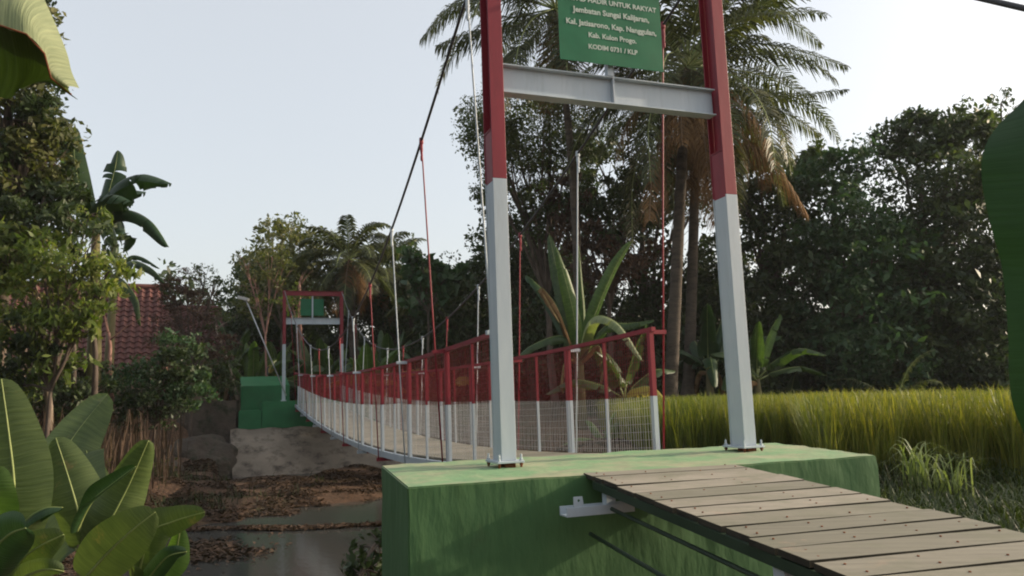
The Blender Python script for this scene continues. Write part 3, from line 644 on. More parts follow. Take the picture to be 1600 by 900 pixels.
# ---------------------------------------------------------------- banana
def leaf_blade(parent,pts,width,mat,side=None,fold=.25,tear=.0,n=26,rib='midrib',ribr=.012,name='leaf',skew=0.,prof=None):
    """blade along a smooth midrib; fold = how far the halves hang, tear = torn strips"""
    pts=[Vector(p) for p in pts]
    def cr(t):
        m=len(pts)-1; i=min(int(t*m),m-1); f=t*m-i; p0=pts[max(i-1,0)];p1=pts[i];p2=pts[i+1];p3=pts[min(i+2,m)]
        return .5*((2*p1)+(-p0+p2)*f+(2*p0-5*p1+4*p2-p3)*f*f+(-p0+3*p1-3*p2+p3)*f**3)
    C=[cr(i/n) for i in range(n+1)]
    prof=prof or (lambda t: (math.sin(math.pi*min(1,t*.94+.06)**.8)**.55))
    mb=MB(); mb.uv=[]
    halves=5
    for sg in(-1,1):
        rows=[]; uvs=[]; hang=0; tears=set()
        if tear>0:
            i=1
            while i<n: 
                if random.random()<tear: tears.add(i)
                i+=1
        strips=[]; cur=[]
        for i in range(n+1):
            cur.append(i)
            if i in tears and i<n: strips.append(cur); cur=[i]
        strips.append(cur)
        for st in strips:
            dh=random.uniform(0,1)*(.5 if tear>0 else 0); dl=1-random.uniform(0,.2)*(1 if tear>0 else 0); yawk=random.uniform(-.25,.25)*(1 if tear>0 else 0)
            R_=[]
            for i in st:
                t=i/n; T=(C[min(i+1,n)]-C[max(i-1,0)]).normalized()
                S=Vector(side) if side is not None else T.cross(ZZ)
                S=S-T*S.dot(T); 
                if S.length<1e-3: S=Vector((1,0,0))
                S.normalize(); Nn=S.cross(T)
                if Nn.z<0 and side is None: Nn=-Nn
                w=width*max(.0,prof(t))*.5*dl
                row=[]
                for j in range(halves+1):
                    g=j/halves; ang=(fold+dh)*g
                    q=C[i]+S*(sg*w*g*math.cos(ang))-Nn*(w*g*math.sin(ang))+T*(w*g*(yawk+skew))+ZZ*(.012*width*math.sin(9*t+5*g))
                    row.append(q); 
                R_.append(row)
            o=len(mb.v)
            mb.grid(R_); 
            for i in st:
                for j in range(halves+1): mb.uv.append((i/n,.5+sg*.5*j/halves))
    o=mb.build(name,mat,parent,smooth=True)
    rb=MB(); rb.tube(C,[ribr*(1-.85*i/n)+.0015 for i in range(n+1)],5); rb.build('midrib',M[rib],o,smooth=True)
    return o
def banana(base,H,nleaf,L,wd,label,mat='blade',tear=.25,seed=0,dry=1,spread=1.0,group=None,stem_r=.09,lean=(0,0),extra=None,yellow=0,start=0.):
    random.seed(seed); base=Vector(base); t=thing('banana_plant',base,label,'banana plant',group)
    top=base+Vector((lean[0],lean[1],H)); mb=MB(); mb.tube([base-ZZ*.15,base.lerp(top,.4),top],[stem_r*1.2,stem_r,stem_r*.55],10); mb.build('pseudostem',M['banana_stem'],t,smooth=True)
    for k in range(nleaf):
        az=start+k*2.4+random.uniform(-.3,.3); e=(1.35-.95*k/max(1,nleaf-1))*(1/spread); e=min(e,1.45)
        l=L*random.uniform(.8,1.1); d=Vector((math.cos(az),math.sin(az),0)); p0=top-ZZ*random.uniform(0,.1)
        droop=random.uniform(.25,.6)*l*(.5+.8*k/nleaf)
        p1=p0+(d*math.cos(e)+ZZ*math.sin(e))*l*.28; p2=p0+(d*math.cos(e)+ZZ*math.sin(e))*l*.65-ZZ*droop*.25+d*.05*l; p3=p0+(d*math.cos(e)+ZZ*math.sin(e))*l-ZZ*droop+d*.1*l
        stalk=[p0,p0.lerp(p1,.6)]
        m=M['blade_yellow'] if k>=nleaf-yellow else M[mat]
        lf=leaf_blade(t,[p1*.6+p0*.4,p1,p2,p3],wd*random.uniform(.8,1.1),m,fold=random.uniform(.2,.6),tear=tear,n=22,ribr=.018)
        sb=MB(); sb.tube([p0,p1*.6+p0*.4],[.03,.02],6); sb.build('stalk',M['midrib'],lf,smooth=True)
    for k in range(dry):
        az=random.uniform(0,6.28); d=Vector((math.cos(az),math.sin(az),0)); p0=top-ZZ*.1; l=L*.8
        leaf_blade(t,[p0,p0+d*l*.2-ZZ*.02,p0+d*l*.32-ZZ*l*.4,p0+d*l*.3-ZZ*l*.8],wd*.5,M['dry'],fold=1.0,tear=.5,n=18,name='dry_leaf')
    return t
# ---------------------------------------------------------------- palm
def palm(label,base,crown,nf,L,seed,group='coconut palms',dead=4,trunk_r=.16,leafl=.95,cat='palm tree',name='coconut_palm',azs=None,pairs=64,bend=.0):
    random.seed(seed); base=Vector(base); crown=Vector(crown); t=thing(name,base,label,cat,group)
    mb=MB(); n=26; pts=[]; rr=[]
    for i in range(n+1):
        f=i/n; pts.append(base.lerp(crown-ZZ*.1,f)+Vector((bend*math.sin(math.pi*f),0,0))-ZZ*(.2 if i==0 else 0)); rr.append(trunk_r*(1.5-.6*f if f<.1 else 1.15-.35*f)*(1+.04*(i%2)))
    mb.tube(pts,rr,10); mb.build('trunk',M['palm_bark'],t,smooth=True)
    def fronds(count,dead_,nm,mt):
        V=[];Q=[]; rb=MB(); o=0
        for k in range(count):
            az=(azs[k%len(azs)] if (azs and not dead_) else k*2.39996)+random.uniform(-.2,.2)
            e=R(78-118*((k+.5)/count)) if not dead_ else R(random.uniform(-70,-35)); e+=random.uniform(-.15,.15); l=L*random.uniform(.8,1.12)*(.8 if dead_ else 1)
            d=Vector((math.cos(az),math.sin(az),0)); dr=random.uniform(.36,.66) if not dead_ else .35
            m=18; C=[];p=crown.copy();ang=e
            for i in range(m+1):
                C.append(p.copy()); p=p+(d*math.cos(ang)+ZZ*math.sin(ang))*(l/m); ang-=dr*(1.7*i/m+.25)*2.6/m if ang>-1.45 else 0
            rb.tube(C,[.028*(1-.85*i/m)+.004 for i in range(m+1)],5,cap=False)
            S=d.cross(ZZ).normalized(); tw=random.uniform(-.5,.5)
            for i in range(pairs):
                f=.16+.83*(i+random.uniform(0,.6))/pairs; q=min(int(f*m),m-1); c=C[q].lerp(C[q+1],f*m-q); T=(C[q+1]-C[q]).normalized()
                ll=leafl*math.sin(math.pi*min(1,(f*.85+.12)))**.6*random.uniform(.85,1.1)
                Nn=S.cross(T)
                for sgn in(-1,1):
                    dirv=(S*sgn*.75+T*random.uniform(.35,.75)+Nn*(.12+tw*sgn*.3+random.uniform(-.15,.15))).normalized(); hang=random.uniform(.5,1.0)*(.75 if not dead_ else 1.6)
                    a=c; b=c+dirv*ll*.5-ZZ*ll*.10*hang; e2=c+dirv*ll*.8-ZZ*ll*.62*hang
                    wv=T*.028 if not dead_ else T*.016
                    wv=wv*(1+.3*random.random())
                    V+= [a-wv*.5,a+wv*.5,b+wv,b-wv,e2+wv*.2,e2-wv*.2]; Q+=[(o,o+1,o+2,o+3),(o+3,o+2,o+4,o+5)]; o+=6
        if not V: return
        fo=np_mesh(nm,np.array([tuple(v) for v in V]),Q,mt,t); rb.build('rachises' ,M['midrib'] if not dead_ else M['wood'],fo,smooth=True)
    fronds(nf,False,'fronds',M['f_palm']); fronds(dead,True,'dry_fronds',M['dry'])
    cn=MB()
    for k in range(7):
        a=k*.9; c=crown+Vector((math.cos(a)*.22,math.sin(a)*.22,-.25-.1*(k%2))); cn.tube([c+ZZ*.1,c+ZZ*.06,c,c-ZZ*.07,c-ZZ*.11],[.02,.08,.1,.075,.02],8)
    cn.build('coconuts',M['f_olive'],t,smooth=True)
    return t
# ---------------------------------------------------------------- vegetation, right half
gpx=ground_at
palm('tall thin coconut palm left of the others with its crown above the near portal',gpx(903,24),at(868,14,24),24,5.0,3,dead=4,trunk_r=.13,bend=.25)
palm('big coconut palm with wide crown and dry hanging fronds right of the sign',gpx(1042,22.5),at(1072,105,22.5),38,5.5,5,dead=12,trunk_r=.17)
palm('coconut palm close behind the big one with a shaded thicker crown',gpx(1072,25.5),at(1090,150,25.5),24,5.0,8,dead=9,trunk_r=.17)
tree('feathery_tree','airy fine leaved tree with thin branches behind the left portal post',gpx(868,27),
 [(770,215,26,1.2),(745,185,26,.8),(800,260,27,1.3),(850,200,27,1.4),(830,330,27,1.1),(790,150,27,.9),(880,270,28,1.3),(770,300,26,.7),(860,140,28,1.1),(920,210,28,1.2)],'f_mid',.12,900,.13,vis_twigs=8,fork=.42,twigk=2.4)
tree('red_leaf_tree','tree with reddish brown drooping leaves in front of the palms',gpx(955,27),
 [(930,300,26,1.1),(960,350,26,1.2),(1000,300,27,.9),(900,370,26,1.1),(985,400,27,1.2),(940,420,26,1.2),(1010,260,27,.7),(890,300,26,.8)],'f_red',.22,330,.12,aspect=3,upb=.9,mats2='f_dark')
tree('broadleaf_tree','dark leafy tree filling the gap behind the left portal post',gpx(835,30),
 [(870,350,29,1.2),(720,420,31,.9),(735,520,30,1.4),(800,380,29,1.4),(850,420,29,1.5),(770,440,29,1.2),(820,500,29,1.6),(740,470,30,1.1),(890,470,30,1.5),(830,560,29,1.5),(755,380,30,.8),(760,320,29,.6)],'f_dark',.19,330,.16)
tree('broadleaf_tree','dark leafy tree behind the palm trunks',gpx(1010,30),
 [(930,250,31,1.3),(980,200,31,1.1),(1040,260,31,1.4),(1100,250,31,1.2),(1000,310,30,1.4),(930,350,30,1.4),(960,500,30,1.6),(1020,440,30,1.5),(1080,420,30,1.4),(1100,480,30,1.6),(1040,540,30,1.7),(940,570,30,1.5),(1120,400,31,1.3),(1140,540,30,1.6),(1085,330,31,1.0),(1010,350,31,1.0),(1070,520,31,1.6),(1000,560,31,1.4)],'f_dark',.19,300,.18)
def frond_path(parent,pts,leafl,mat,n=90,hangk=1.,rib='midrib'):
    m=len(pts)-1; pts=[at(*q) for q in pts]
    def cr(t):
        i=min(int(t*m),m-1); f=t*m-i; p0=pts[max(i-1,0)];p1=pts[i];p2=pts[i+1];p3=pts[min(i+2,m)]
        return .5*((2*p1)+(-p0+p2)*f+(2*p0-5*p1+4*p2-p3)*f*f+(-p0+3*p1-3*p2+p3)*f**3)
    C=[cr(i/24) for i in range(25)]; V=[];Q=[];o=0
    for i in range(n):
        f=.12+.87*(i+random.random()*.7)/n; c=cr(f); T=(cr(min(1,f+.02))-cr(f-.02)).normalized(); S=T.cross(ZZ).normalized()
        ll=leafl*math.sin(math.pi*min(1,f*.85+.14))**.6*random.uniform(.8,1.1)
        for sg in (-1,1):
            d=(S*sg*.8+T*.6+ZZ*random.uniform(-.1,.25)).normalized(); h=random.uniform(.5,1.1)*hangk
            b=c+d*ll*.45-ZZ*ll*.12*h; e=c+d*ll*.75-ZZ*ll*.62*h; wv=T*random.uniform(.018,.03)
            V+=[c-wv*.5,c+wv*.5,b+wv,b-wv,e+wv*.2,e-wv*.2]; Q+=[(o,o+1,o+2,o+3),(o+3,o+2,o+4,o+5)]; o+=6
    fo=np_mesh('frond',np.array([tuple(v) for v in V]),Q,mat,parent); rb=MB(); rb.tube(C,[.03*(1-.8*i/24)+.004 for i in range(25)],5); rb.build('rachis',M[rib],fo,smooth=True)
random.seed(123)
pA=[o for o in bpy.data.objects if o.name.startswith('coconut_palm') and o.get('label','').startswith('tall thin')][0]
pB=[o for o in bpy.data.objects if o.name.startswith('coconut_palm') and o.get('label','').startswith('big coconut')][0]
for q in ([(868,14,24),(790,-5,23.5),(710,8,23),(657,62,22.8)],[(868,14,24),(800,40,23.5),(740,50,23),(682,72,22.8)],[(868,14,24),(830,60,23.6),(800,80,23.3),(775,100,23)],[(868,14,24),(900,-30,23.6),(960,-20,23.3),(1000,40,23)]): frond_path(pA,q,.95,M['f_palm'],hangk=1.3)
for q in ([(1072,105,22.5),(1150,70,22.3),(1230,75,22),(1325,105,22)],[(1072,105,22.5),(1140,30,22.3),(1210,20,22),(1285,70,22)],[(1072,105,22.5),(1150,135,22.2),(1220,150,22),(1325,140,22)],[(1072,105,22.5),(1150,175,22.2),(1220,175,22),(1283,212,22)],[(1072,105,22.5),(1130,0,22.3),(1170,-20,22),(1215,0,22)],[(1072,105,22.5),(1000,150,22.2),(950,170,22),(915,215,22)]): frond_path(pB,q,.85,M['f_palm'],hangk=.9)
for q in ([(1072,120,22.5),(1150,205,22),(1210,255,21.8),(1262,335,21.6)],[(1072,120,22.5),(1100,220,22),(1115,290,21.8),(1120,350,21.6)],[(1072,120,22.5),(1040,200,22),(1020,270,21.8),(1015,345,21.6)]): frond_path(pB,q,.95,M['dry'],hangk=1.2,rib='wood')
R_=[('dark leafy tree standing right of the right portal post',1215,29,[(1180,270,29,1.3),(1215,310,29,1.5),(1230,370,29,1.5),(1190,400,29,1.3),(1245,255,30,1.1),(1250,430,28,1.6),(1200,480,28,1.6),(1190,550,28,1.5),(1250,540,28,1.5),(1150,250,30,.8),(1160,320,30,.8)],'f_dark'),
 ('dense grey green tree between the palms and the tallest wood',1330,28,[(1300,285,28,1.3),(1340,270,28,1.2),(1300,350,27,1.4),(1350,340,27,1.4),(1320,420,26.5,1.5),(1370,400,27,1.5),(1290,480,27,1.5),(1350,490,26.5,1.6),(1320,560,26.5,1.5),(1380,560,26.5,1.5),(1280,400,28,1.4),(1270,560,28,1.3)],'f_blue'),
 ('tallest dense dark tree of the wood behind the rice',1450,29,[(1430,215,29,1.3),(1470,210,29,1.3),(1500,190,29,1.1),(1400,240,29,.9),(1440,290,28,1.7),(1500,280,28,1.7),(1550,240,29,1.5),(1430,370,28,1.8),(1500,380,28,1.9),(1560,340,28,1.8),(1450,470,27.5,1.9),(1530,480,27.5,1.9),(1440,560,27.5,1.8),(1510,570,27.5,1.8),(1590,450,28,1.9),(1590,560,28,1.8)],'f_dark'),
 ('dark tree with a thin spiky top at the right edge of the wood',1600,30,[(1565,170,30,.55,1.1),(1572,215,30,.9),(1600,240,30,1.4),(1630,300,30,1.8),(1650,400,30,2),(1640,500,30,2),(1700,350,30,2)],'f_dark')]
for l,px,Y,cl,mt in R_: tree('woodland_tree',l,gpx(px,Y),cl,mt,.21,420,.2,group='trees of the wood behind the rice',mats2='f_mid' if mt!='f_blue' else None)
# wood continues out of frame towards the sun
for i,(x,y,h) in enumerate(((15,22,8.5),(17,17.5,8.0),(20,14,8))):
    pass
# bananas right half

banana(gpx(975,21),1.0,6,2.4,.7,'banana plant with a torn yellowing leaf arching over the railing',tear=.35,seed=12,stem_r=.13,dry=1,yellow=1,start=-.5)
banana(gpx(940,18.5),.35,5,1.1,.42,'small banana sucker seen through the red mesh',mat='blade_bright',tear=.05,seed=14,stem_r=.07,dry=0)
banana(gpx(1000,19.5),.3,5,1.2,.45,'small banana sucker beside the end of the railing',mat='blade',tear=.05,seed=18,stem_r=.07,dry=0)
banana(gpx(1185,24),1.3,9,2.6,.8,'banana plant with broad torn leaves just right of the right portal post',tear=.3,seed=21,stem_r=.14,dry=1)
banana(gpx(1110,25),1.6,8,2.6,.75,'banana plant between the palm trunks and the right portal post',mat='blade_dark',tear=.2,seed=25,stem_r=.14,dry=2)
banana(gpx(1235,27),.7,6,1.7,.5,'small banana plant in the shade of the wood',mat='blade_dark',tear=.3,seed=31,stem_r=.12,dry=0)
palm('young coconut palm without a trunk at the edge of the wood',gpx(1400,24),Vector(gpx(1400,24))+Vector((0,0,.35)),9,2.1,17,dead=0,trunk_r=.12,leafl=.45,group='young coconut palms',name='young_palm',pairs=40)
# centre and left background
palm('distant coconut palm with a ragged upright crown beyond the middle of the bridge',gpx(560,34),at(545,405,34),24,3.1,41,dead=6,trunk_r=.2,leafl=.7)
palm('distant coconut palm with low crown behind the red hangers',gpx(600,37),at(592,425,37),18,3.0,43,dead=5,trunk_r=.18)
palm('coconut palm with drooping fronds left of the near portal behind the hangers',gpx(735,33),at(700,505,33),16,3.0,47,dead=2,trunk_r=.16)
tree('broadleaf_tree','olive green tree with pale sunlit leaves behind the far portal',gpx(440,36),
 [(440,370,35,1.2),(410,400,35,1.1),(470,390,35,1.2),(390,440,34,1.0),(440,440,34,1.5),(500,420,35,1.2),(420,360,36,.7),(455,350,36,.6),(480,450,34,1.4),(400,470,34,1.1),(500,380,36,.8)],'f_olive',.21,240,.13,bark='bark_pale',mats2='f_mid')
tree('broadleaf_tree','dark rounded tree at the left end of the far grove',gpx(365,38),
 [(375,450,38,1.2),(355,480,38,1.0),(390,500,37,1.3),(420,510,37,1.4),(350,510,38,.8),(385,420,38,.7)],'f_dark',.2,280,.13)
tree('slender_tree','slender pink stemmed sapling standing beside the far portal',gpx(472,31),
 [(455,480,31,.5),(470,455,31,.5),(440,470,31,.4)],'f_yel',.14,260,.055,bark='bark_pink',fork=.8)
tree('slender_tree','thin pale forked tree right of the leaning lamp pole',gpx(418,31),
 [(395,440,31,.8),(425,400,31,.8),(440,430,31,.7),(400,480,31,.6),(380,410,31,.6)],'f_olive',.14,240,.055,bark='bark_pink',fork=.6)
tree('broadleaf_tree','dark dense tree to the right of the distant palm',gpx(650,38),
 [(630,420,38,1.4),(680,450,37,1.5),(640,490,37,1.7),(590,470,37,1.5),(710,490,37,1.5),(750,480,36,1.5),(560,480,37,1.5),(520,480,37,1.5),(690,540,36,1.6),(620,540,37,1.6)],'f_dark',.2,270,.16)
tree('large_leaf_tree','tree with large round dark leaves above the red rope near the middle',gpx(668,29),
 [(660,405,29,.42),(640,400,29,.35),(680,425,29,.4),(700,430,29,.35),(720,425,29,.35),(665,440,29,.5),(640,430,29,.4),(690,450,29,.5),(650,470,29,.5)],'f_blue',.33,110,.06,aspect=1.15,fork=.7)
tree('broadleaf_tree','small leafy tree beside the airy tree at the edge of the sky',gpx(770,31),
 [(750,400,31,.45),(740,430,31,.6),(725,450,31,.6),(765,370,31,.5),(760,440,31,.8)],'f_dark',.17,300,.07)
# bananas beyond the bridge
for i,(px,Y,H,n,L,lab,mt,yl) in enumerate((
 (395,33,1.0,8,2.2,'banana plant with bright upright leaves left of the far portal','blade_bright',0),
 (365,34,1.2,8,2.3,'banana plant at the left edge of the far grove','blade',0),
 (430,35,1.3,8,2.3,'banana plant directly behind the left post of the far portal','blade_bright',1),
 (495,31,1.1,8,2.1,'banana plant framed by the far portal','blade',1),
 (520,33,1.3,8,2.3,'banana plant just left of the right far post','blade_bright',0),
 (575,29,1.2,5,1.5,'banana plant with yellow arching leaves right of the far portal','blade_bright',3),
 (610,31,1.2,7,2.0,'banana plant behind the red and white hangers','blade',1),
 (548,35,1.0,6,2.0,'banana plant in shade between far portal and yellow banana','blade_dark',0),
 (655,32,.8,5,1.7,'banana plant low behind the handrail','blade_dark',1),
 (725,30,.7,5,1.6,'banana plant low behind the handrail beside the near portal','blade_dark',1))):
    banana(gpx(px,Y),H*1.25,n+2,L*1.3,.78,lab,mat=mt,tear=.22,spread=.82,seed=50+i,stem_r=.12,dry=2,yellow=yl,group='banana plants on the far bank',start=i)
# thin bare trunks
def bare(px0,py0,px1,py1,Y,r,lab,bark='bark_pale'):
    a=at(px0,py0,Y);b=at(px1,py1,Y); t=thing('bare_trunk',a,lab,'tree trunk'); mb=MB(); mb.tube(branch_path(a-ZZ*.2,b,.02,6,.03),[r*(1.1-.5*i/6) for i in range(7)],8); mb.build('trunk',M[bark],t,smooth=True)
    mb=MB()
    for k in range(3): mb.tube(branch_path(b-ZZ*.1*k,b+Vector((random.uniform(-.8,.8),0,random.uniform(.1,.6))),.05,4,.06),[r*.4,r*.3,r*.2,r*.1,.005],5)
    mb.build('branch',M[bark],t,smooth=True); return t
bare(378,640,338,512,28,.085,'leaning bare trunk on the bank left of the far green pier')
bare(472,600,468,440,32,.08,'straight pinkish trunk seen inside the far portal','bark_pink')
# lamp pole
lp=thing('lamp_pole',at(447,618,26.0),'leaning thin pole with a pale lamp head beside the far portal','lamp pole')
a=at(447,618,26.0);b=at(385,470,26.2); mb=MB(); mb.tube([a,b],.022,8); mb.build('pole',M['galv'],lp,smooth=True)
mb=MB(); c=b+Vector((-.10,0,.08)); mb.obox(c,Vector((.17,0,-.05)),Vector((0,.1,0)),Vector((.012,0,.05))); mb.tube([b,c-Vector((0,0,.04))],.03,8); mb.build('lamp_head',M['mesh_white'],lp,bevel=.01)
# left trees
tree('tall_leafy_tree','tall dark leafy tree rising at the left edge of the picture',gpx(-10,14.5),
 [(10,60,14,1.0),(45,40,14,.55),(55,110,14,.5),(20,200,14,.9),(60,180,14,.5),(-30,150,14,1.2),(30,270,14,.9),(75,250,14.3,.5),(10,350,14,1.0),(65,330,14,.7),(-40,300,14,1.2),(90,300,14.5,.5),(-20,20,14,1.1),(20,-30,14,.8),(20,430,14,.9),(60,10,14.5,.3),(95,225,14.5,.3)],'f_dark',.12,1300,.16,mats2='f_olive')
tree('bushy_tree','bushy tree with yellow green leaf tips below the tall left tree',gpx(78,13.5),
 [(110,350,13.5,.5),(150,385,13.5,.5),(120,420,13,.6),(170,430,13,.4),(70,400,13,.6),(150,470,13,.5),(100,480,13,.6),(50,460,13.2,.6),(60,520,13.2,.5),(20,500,13.2,.7),(130,510,13,.3),(140,340,13.8,.35),(30,560,13.5,.6),(90,560,13.5,.45),(10,610,13.5,.5),(0,400,13.5,.7)],'f_yel',.15,800,.045,bark='bark',mats2='f_dark',upb=.9,aspect=2.8)
tree('small_tree','small thin leaved tree with reddish tips in front of the village roofs',gpx(300,24),
 [(290,440,24,.6),(320,430,24,.45),(270,460,24,.6),(335,440,24,.25),(300,480,24,.7),(255,440,24,.35),(310,520,24,.6),(270,500,24,.6),(340,500,24,.5),(350,540,24,.5),(290,550,24,.6),(260,540,24,.6)],'f_mid',.085,900,.05,mats2='f_red',vis_twigs=6)
tree('shrub','leafy green shrub hiding the house wall',gpx(240,17),
 [(240,590,17,.7),(200,605,17,.6),(280,570,17,.6),(250,620,17,.7),(300,610,17,.5),(210,640,17,.5),(275,545,17,.45)],'f_blue',.10,1500,.035,cat='shrub',mats2='f_dark')
tree('shrub','dark shrub at the foot of the leaning trunk and the old wall',gpx(330,27),
 [(330,590,27,.7),(300,590,27,.7),(350,600,27,.5),(345,560,27,.6),(290,560,27,.6)],'f_mid',.12,500,.04,cat='shrub')
tree('shrub','low dark shrubs under the tall left tree',gpx(60,16),
 [(20,580,16,.9),(80,600,16,.7),(120,580,16.5,.7),(150,620,16,.5),(40,640,16,.6),(-20,620,16,.9),(110,640,16,.5)],'f_dark',.12,600,.05,cat='shrub')
for i,(px,py0,py1,Y,lab) in enumerate(((78,655,470,14,'pale slim trunk below the bushy tree'),(150,650,500,15,'slim brown trunk beside the steep roofed house'),(30,660,480,15,'dark slim trunk at the far left'),(118,650,490,16,'slim trunk behind the big curled banana leaf'),(175,640,520,17,'reddish slim trunk in front of the steep roofed house'))):
    bare(px,py0,px+random.uniform(-14,14),py1,Y,.06,lab,['bark_pale','bark','bark','bark','bark_pink'][i])
# tall banana at left against the sky
bt=thing('banana_plant',gpx(150,16.5),'tall banana plant with dark drooping leaves against the sky at the left','banana plant')
top=at(150,345,16.5); mb=MB(); mb.tube([Vector(bt.location)-ZZ*.2,top.lerp(Vector(bt.location),.5),top],[.17,.14,.08],10); mb.build('pseudostem',M['banana_stem'],bt,smooth=True)
def pl(parent,pp,wd,mat,**k):
    return leaf_blade(parent,[at(*q) for q in pp],wd,M[mat],**k)
random.seed(90)
pl(bt,[(150,345,16.5),(185,290,16.2),(225,273,16),(268,287,15.8)],.8,'blade_dark',fold=.6,tear=.2)
pl(bt,[(155,345,16.5),(170,300,16.8),(180,262,16.9),(184,235,17)],.62,'blade_dark',fold=.2,tear=.2,side=(1,.2,0))
pl(bt,[(155,340,16.5),(195,328,16.2),(235,345,16),(264,386,15.9)],.62,'blade_dark',fold=.9,tear=.08)
pl(bt,[(140,345,16.5),(124,290,16.6),(116,240,16.7),(116,198,16.8)],.5,'blade',fold=.2,side=(1,.3,0))
pl(bt,[(140,350,16.5),(110,290,16.9),(100,240,17),(96,180,17)],.55,'blade_bright',fold=.2,side=(1,-.2,0),tear=.1)
pl(bt,[(150,350,16.5),(180,335,16.9),(195,360,17),(192,395,17)],.85,'blade_dark',fold=1.,tear=.3)
pl(bt,[(150,345,16.5),(165,320,16.0),(180,305,15.7),(205,315,15.5)],.95,'blade_dark',fold=.5,tear=.3)
def big_banana():
    random.seed(77); bb=thing('banana_plant',gpx(905,22),'large banana plant with tall upright leaves under the tall thin palm','banana plant')
    top=at(906,560,22); mb=MB(); mb.tube([Vector(bb.location)-ZZ*.2,top],[.2,.11],10); mb.build('pseudostem',M['banana_stem'],bb,smooth=True)
    pl(bb,[(903,560,22),(890,490,22),(872,430,22.2),(858,366,22.3)],.62,'blade',fold=.25,side=(1,.2,0),tear=.06)
    pl(bb,[(905,560,22),(898,500,21.6),(884,440,21.5),(868,385,21.5)],.5,'blade_bright',fold=.3,side=(1,.1,0),tear=.05)
    pl(bb,[(905,560,22),(912,500,22.3),(908,440,22.4),(904,382,22.5)],.3,'blade_bright',fold=.7,side=(1,.5,0))
    pl(bb,[(908,558,22),(930,490,21.7),(960,420,21.6),(986,378,21.6)],.55,'blade_bright',fold=.35,side=(.6,.4,-.5),tear=.04)
    pl(bb,[(905,560,22),(880,525,21.7),(830,540,21.5),(795,572,21.4)],.55,'blade',fold=.8,tear=.35)
    pl(bb,[(908,560,22),(945,510,21.6),(985,505,21.5),(1022,500,21.4)],.5,'blade',fold=.8,tear=.3)
    pl(bb,[(908,560,22),(925,498,21),(965,505,20.5),(1005,565,20.2)],.62,'blade_pale',fold=.6,tear=.3)
    pl(bb,[(904,560,22),(860,470,22.5),(835,440,22.7),(822,430,22.9)],.6,'blade_dark',fold=.5,tear=.2)
    for pp in ([(902,565,21.8),(870,480,21.5),(845,450,21.4),(875,505,21.3)],[(908,565,21.8),(935,540,21.5),(940,580,21.3),(935,610,21.2)],[(900,565,21.8),(885,560,21.5),(878,590,21.3),(880,615,21.2)]):
        leaf_blade(bb,[at(*q) for q in pp],.3,M['dry'],fold=1.0,tear=.4,name='dry_leaf')
big_banana()
b2=thing('banana_plant',gpx(165,19),'banana plant with drooping leaves just above the steep tiled roof','banana plant')
top=at(178,430,19); mb=MB(); mb.tube([Vector(b2.location)-ZZ*.2,top],[.15,.08],10); mb.build('pseudostem',M['banana_stem'],b2,smooth=True)
pl(b2,[(178,430,19),(205,408,18.8),(235,418,18.6),(258,442,18.5)],.42,'blade',fold=.9,tear=.2)
pl(b2,[(178,430,19),(200,402,19.2),(222,402,19.3),(250,420,19.3)],.3,'blade_dark',fold=.7,tear=.2)
pl(b2,[(178,430,19),(160,400,19),(140,395,19),(120,410,19)],.4,'blade',fold=.7,tear=.2)
pl(b2,[(178,430,19),(195,440,18.6),(215,470,18.4),(220,510,18.4)],.4,'blade',fold=.8,tear=.3)
pl(bt,[(150,345,16.5),(135,300,16.2),(120,290,16),(95,300,15.8)],.8,'blade_dark',fold=.5,tear=.25)
pl(bt,[(150,345,16.5),(178,320,16.9),(200,300,17.1),(228,300,17.3)],.8,'blade_dark',fold=.5,tear=.3)
pl(bt,[(150,345,16.5),(170,350,16.1),(178,375,15.9),(176,405,15.8)],.6,'blade',fold=.8,tear=.25)
# near banana clumps, lower left
def near_plant(label,base,leaves,stem):
    t=thing('banana_plant',base,label,'banana plant')
    mb=MB(); mb.tube([Vector(base)-ZZ*.1]+[at(*q) for q in stem],[.05]+[.035-.012*i/len(stem) for i in range(len(stem))],10); mb.build('pseudostem',M['banana_stem'],t,smooth=True)
    for (pp,wd,mat,k) in leaves: pl(t,pp,wd,mat,ribr=.0055,**k)
    return t
random.seed(5)
egg=lambda t: math.sin(math.pi*min(1,t*.9+.1)**.85)**.6
g0=lambda px,Y: (gx(px,Y),Y,float(hgt(gx(px,Y),Y)))
near_plant('young banana plant with broad leaves in the lower left foreground',g0(132,4.0),[
 ([(120,860,4.0),(95,740,4.3),(110,690,4.4),(168,616,4.5)],.47,'blade_near',dict(fold=.12,side=(1,.2,.75))),
 ([(132,858,4.0),(122,800,3.95),(105,740,3.95),(87,684,3.95)],.27,'blade_near',dict(fold=.3,side=(1,.15,-.2))),
 ([(140,850,4.1),(146,790,4.2),(142,750,4.3),(135,704,4.35)],.22,'blade_near',dict(fold=.2,side=(1,0,0))),
 ([(150,866,4.0),(172,815,3.95),(200,760,3.95),(232,688,3.9)],.25,'blade_near',dict(fold=.45,side=(1,.3,.3))),
 ([(120,830,3.8),(143,785,3.75),(175,757,3.7),(212,729,3.65)],.12,'blade_dark',dict(fold=.7,side=(.3,.3,1))),
 ([(132,905,3.7),(165,868,3.65),(205,830,3.6),(243,800,3.6)],.25,'blade_near',dict(fold=.15,side=(1,.3,-.9))),
 ],[(132,990,4.0),(130,900,4.0),(130,850,4.0)])
